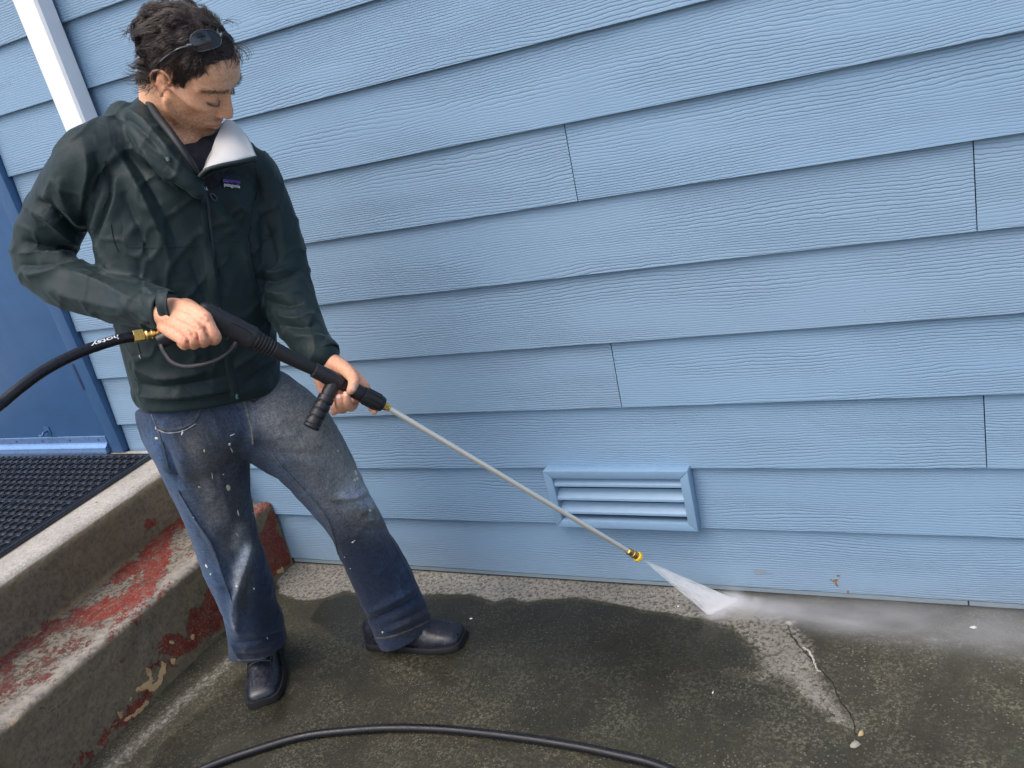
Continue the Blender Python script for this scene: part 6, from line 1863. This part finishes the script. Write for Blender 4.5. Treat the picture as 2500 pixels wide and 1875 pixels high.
# ================================================================== SMALL THINGS ON THE GROUND
crack = thing('ground_crack', 'dark crack in the concrete partly filled with white caulk', 'crack', gpt(*dsp([(1760, 1440)])[0]) * np.array([1, 1, 0]))
def ground_ribbon(pts, w_, z, seed):
    P_ = np.array([list(on_plane(u, v, 2, 0.0)) for u, v in dsp(pts)]); P_ = resample(P_, 60)
    r_ = np.random.default_rng(seed)
    jit = np.cumsum(r_.normal(0, .0011, 60)) ; jit -= np.linspace(jit[0], jit[-1], 60)
    T = nrm(np.gradient(P_, axis=0)); B = np.c_[-T[:, 1], T[:, 0], np.zeros(60)]
    P_ = P_ + B * jit[:, None]
    ww = w_ * (.45 + .9 * r_.random(60)) * np.sin(np.linspace(.15, np.pi - .15, 60)) ** .4
    V = np.concatenate([P_ - B * ww[:, None] / 2 + [0, 0, z * .4], P_ + [0, 0, z], P_ + B * ww[:, None] / 2 + [0, 0, z * .4]])
    F = [(i, i + 1, 60 + i + 1, 60 + i) for i in range(59)] + [(60 + i, 60 + i + 1, 120 + i + 1, 120 + i) for i in range(59)]
    return V, F
M_CRACK = simple('crack_dirt', (.010, .010, .009), .9)
M_CAULK = simple('white_caulk', (.40, .39, .35), .7, 0, 120, .2, .001)
part('crack_gap', ground_ribbon([(1700, 1345), (1722, 1385), (1740, 1405), (1775, 1450), (1800, 1480), (1815, 1510), (1838, 1550), (1850, 1590)], .0040, .0018, 3), M_CRACK, crack)
part('caulk_bead', ground_ribbon([(1735, 1398), (1748, 1412), (1762, 1432), (1774, 1452)], .0050, .0030, 5), M_CAULK, crack, True)
def chip(u, v, L, W_, ang, mat_, seed, parent, name='paint_chip', h=.003):
    c_ = on_plane(*dsp([(u, v)])[0], 2, 0.0); r_ = np.random.default_rng(seed); n = 11
    rim = np.array([[math.cos(t) * L / 2 * (1 + .25 * r_.normal()), math.sin(t) * W_ / 2 * (1 + .25 * r_.normal()), 0] for t in np.linspace(0, 2 * np.pi, n, endpoint=False)])
    ca, sa_ = math.cos(ang), math.sin(ang); rim = rim @ np.array([[ca, sa_, 0], [-sa_, ca, 0], [0, 0, 1]])
    V = np.concatenate([c_ + rim + [0, 0, .0012], c_ + rim * .7 + [0, 0, h], [c_ + np.array([0, 0, h * 1.1])]])
    F = [(i, (i + 1) % n, n + (i + 1) % n, n + i) for i in range(n)] + [(n + i, n + (i + 1) % n, 2 * n) for i in range(n)]
    return part(name, (V, F), mat_, parent, True)
M_PEB = simple('pale_pebble', (.27, .26, .215), .8, 0, 150, .2)
lab = {'a': 'white paint fleck on the wet concrete right of the black shoe', 'b': 'bright white paint fleck on the concrete near the wall, far right', 'c': 'pale stone lump at the lower end of the crack', 'd': 'yellowish stone at the foot of the dark crack', 'e': 'white fleck on the dry concrete beside the water fan', 'f': 'pale stone at the upper end of the crack', 'g': 'small white sliver on the concrete above the loop of hose'}
for key, u, v, L, W_, an, mm, cat in (('a', 1018, 1337, .009, .006, .4, M_SPLASH, 'paint fleck'), ('b', 2103, 1356, .014, .008, 0, M_SPLASH, 'paint fleck'), ('c', 1848, 1610, .020, .014, .6, M_PEB, 'stone'), ('d', 1862, 1586, .014, .010, 1, simple('ochre_stone', (.34, .27, .13), .8), 'stone'),
                                      ('e', 1465, 1311, .006, .006, 0, M_SPLASH, 'paint fleck'), ('f', 1705, 1348, .016, .010, 0, M_PEB, 'stone'), ('g', 1540, 1497, .010, .003, 1.4, M_SPLASH, 'paint fleck')):
    o = chip(u, v, L, W_, an, mm, hash(key) % 97 if False else ord(key), None, 'paint_fleck' if cat == 'paint fleck' else 'stone', .003 if cat == 'paint fleck' else .007)
    tag(o, lab[key], cat)
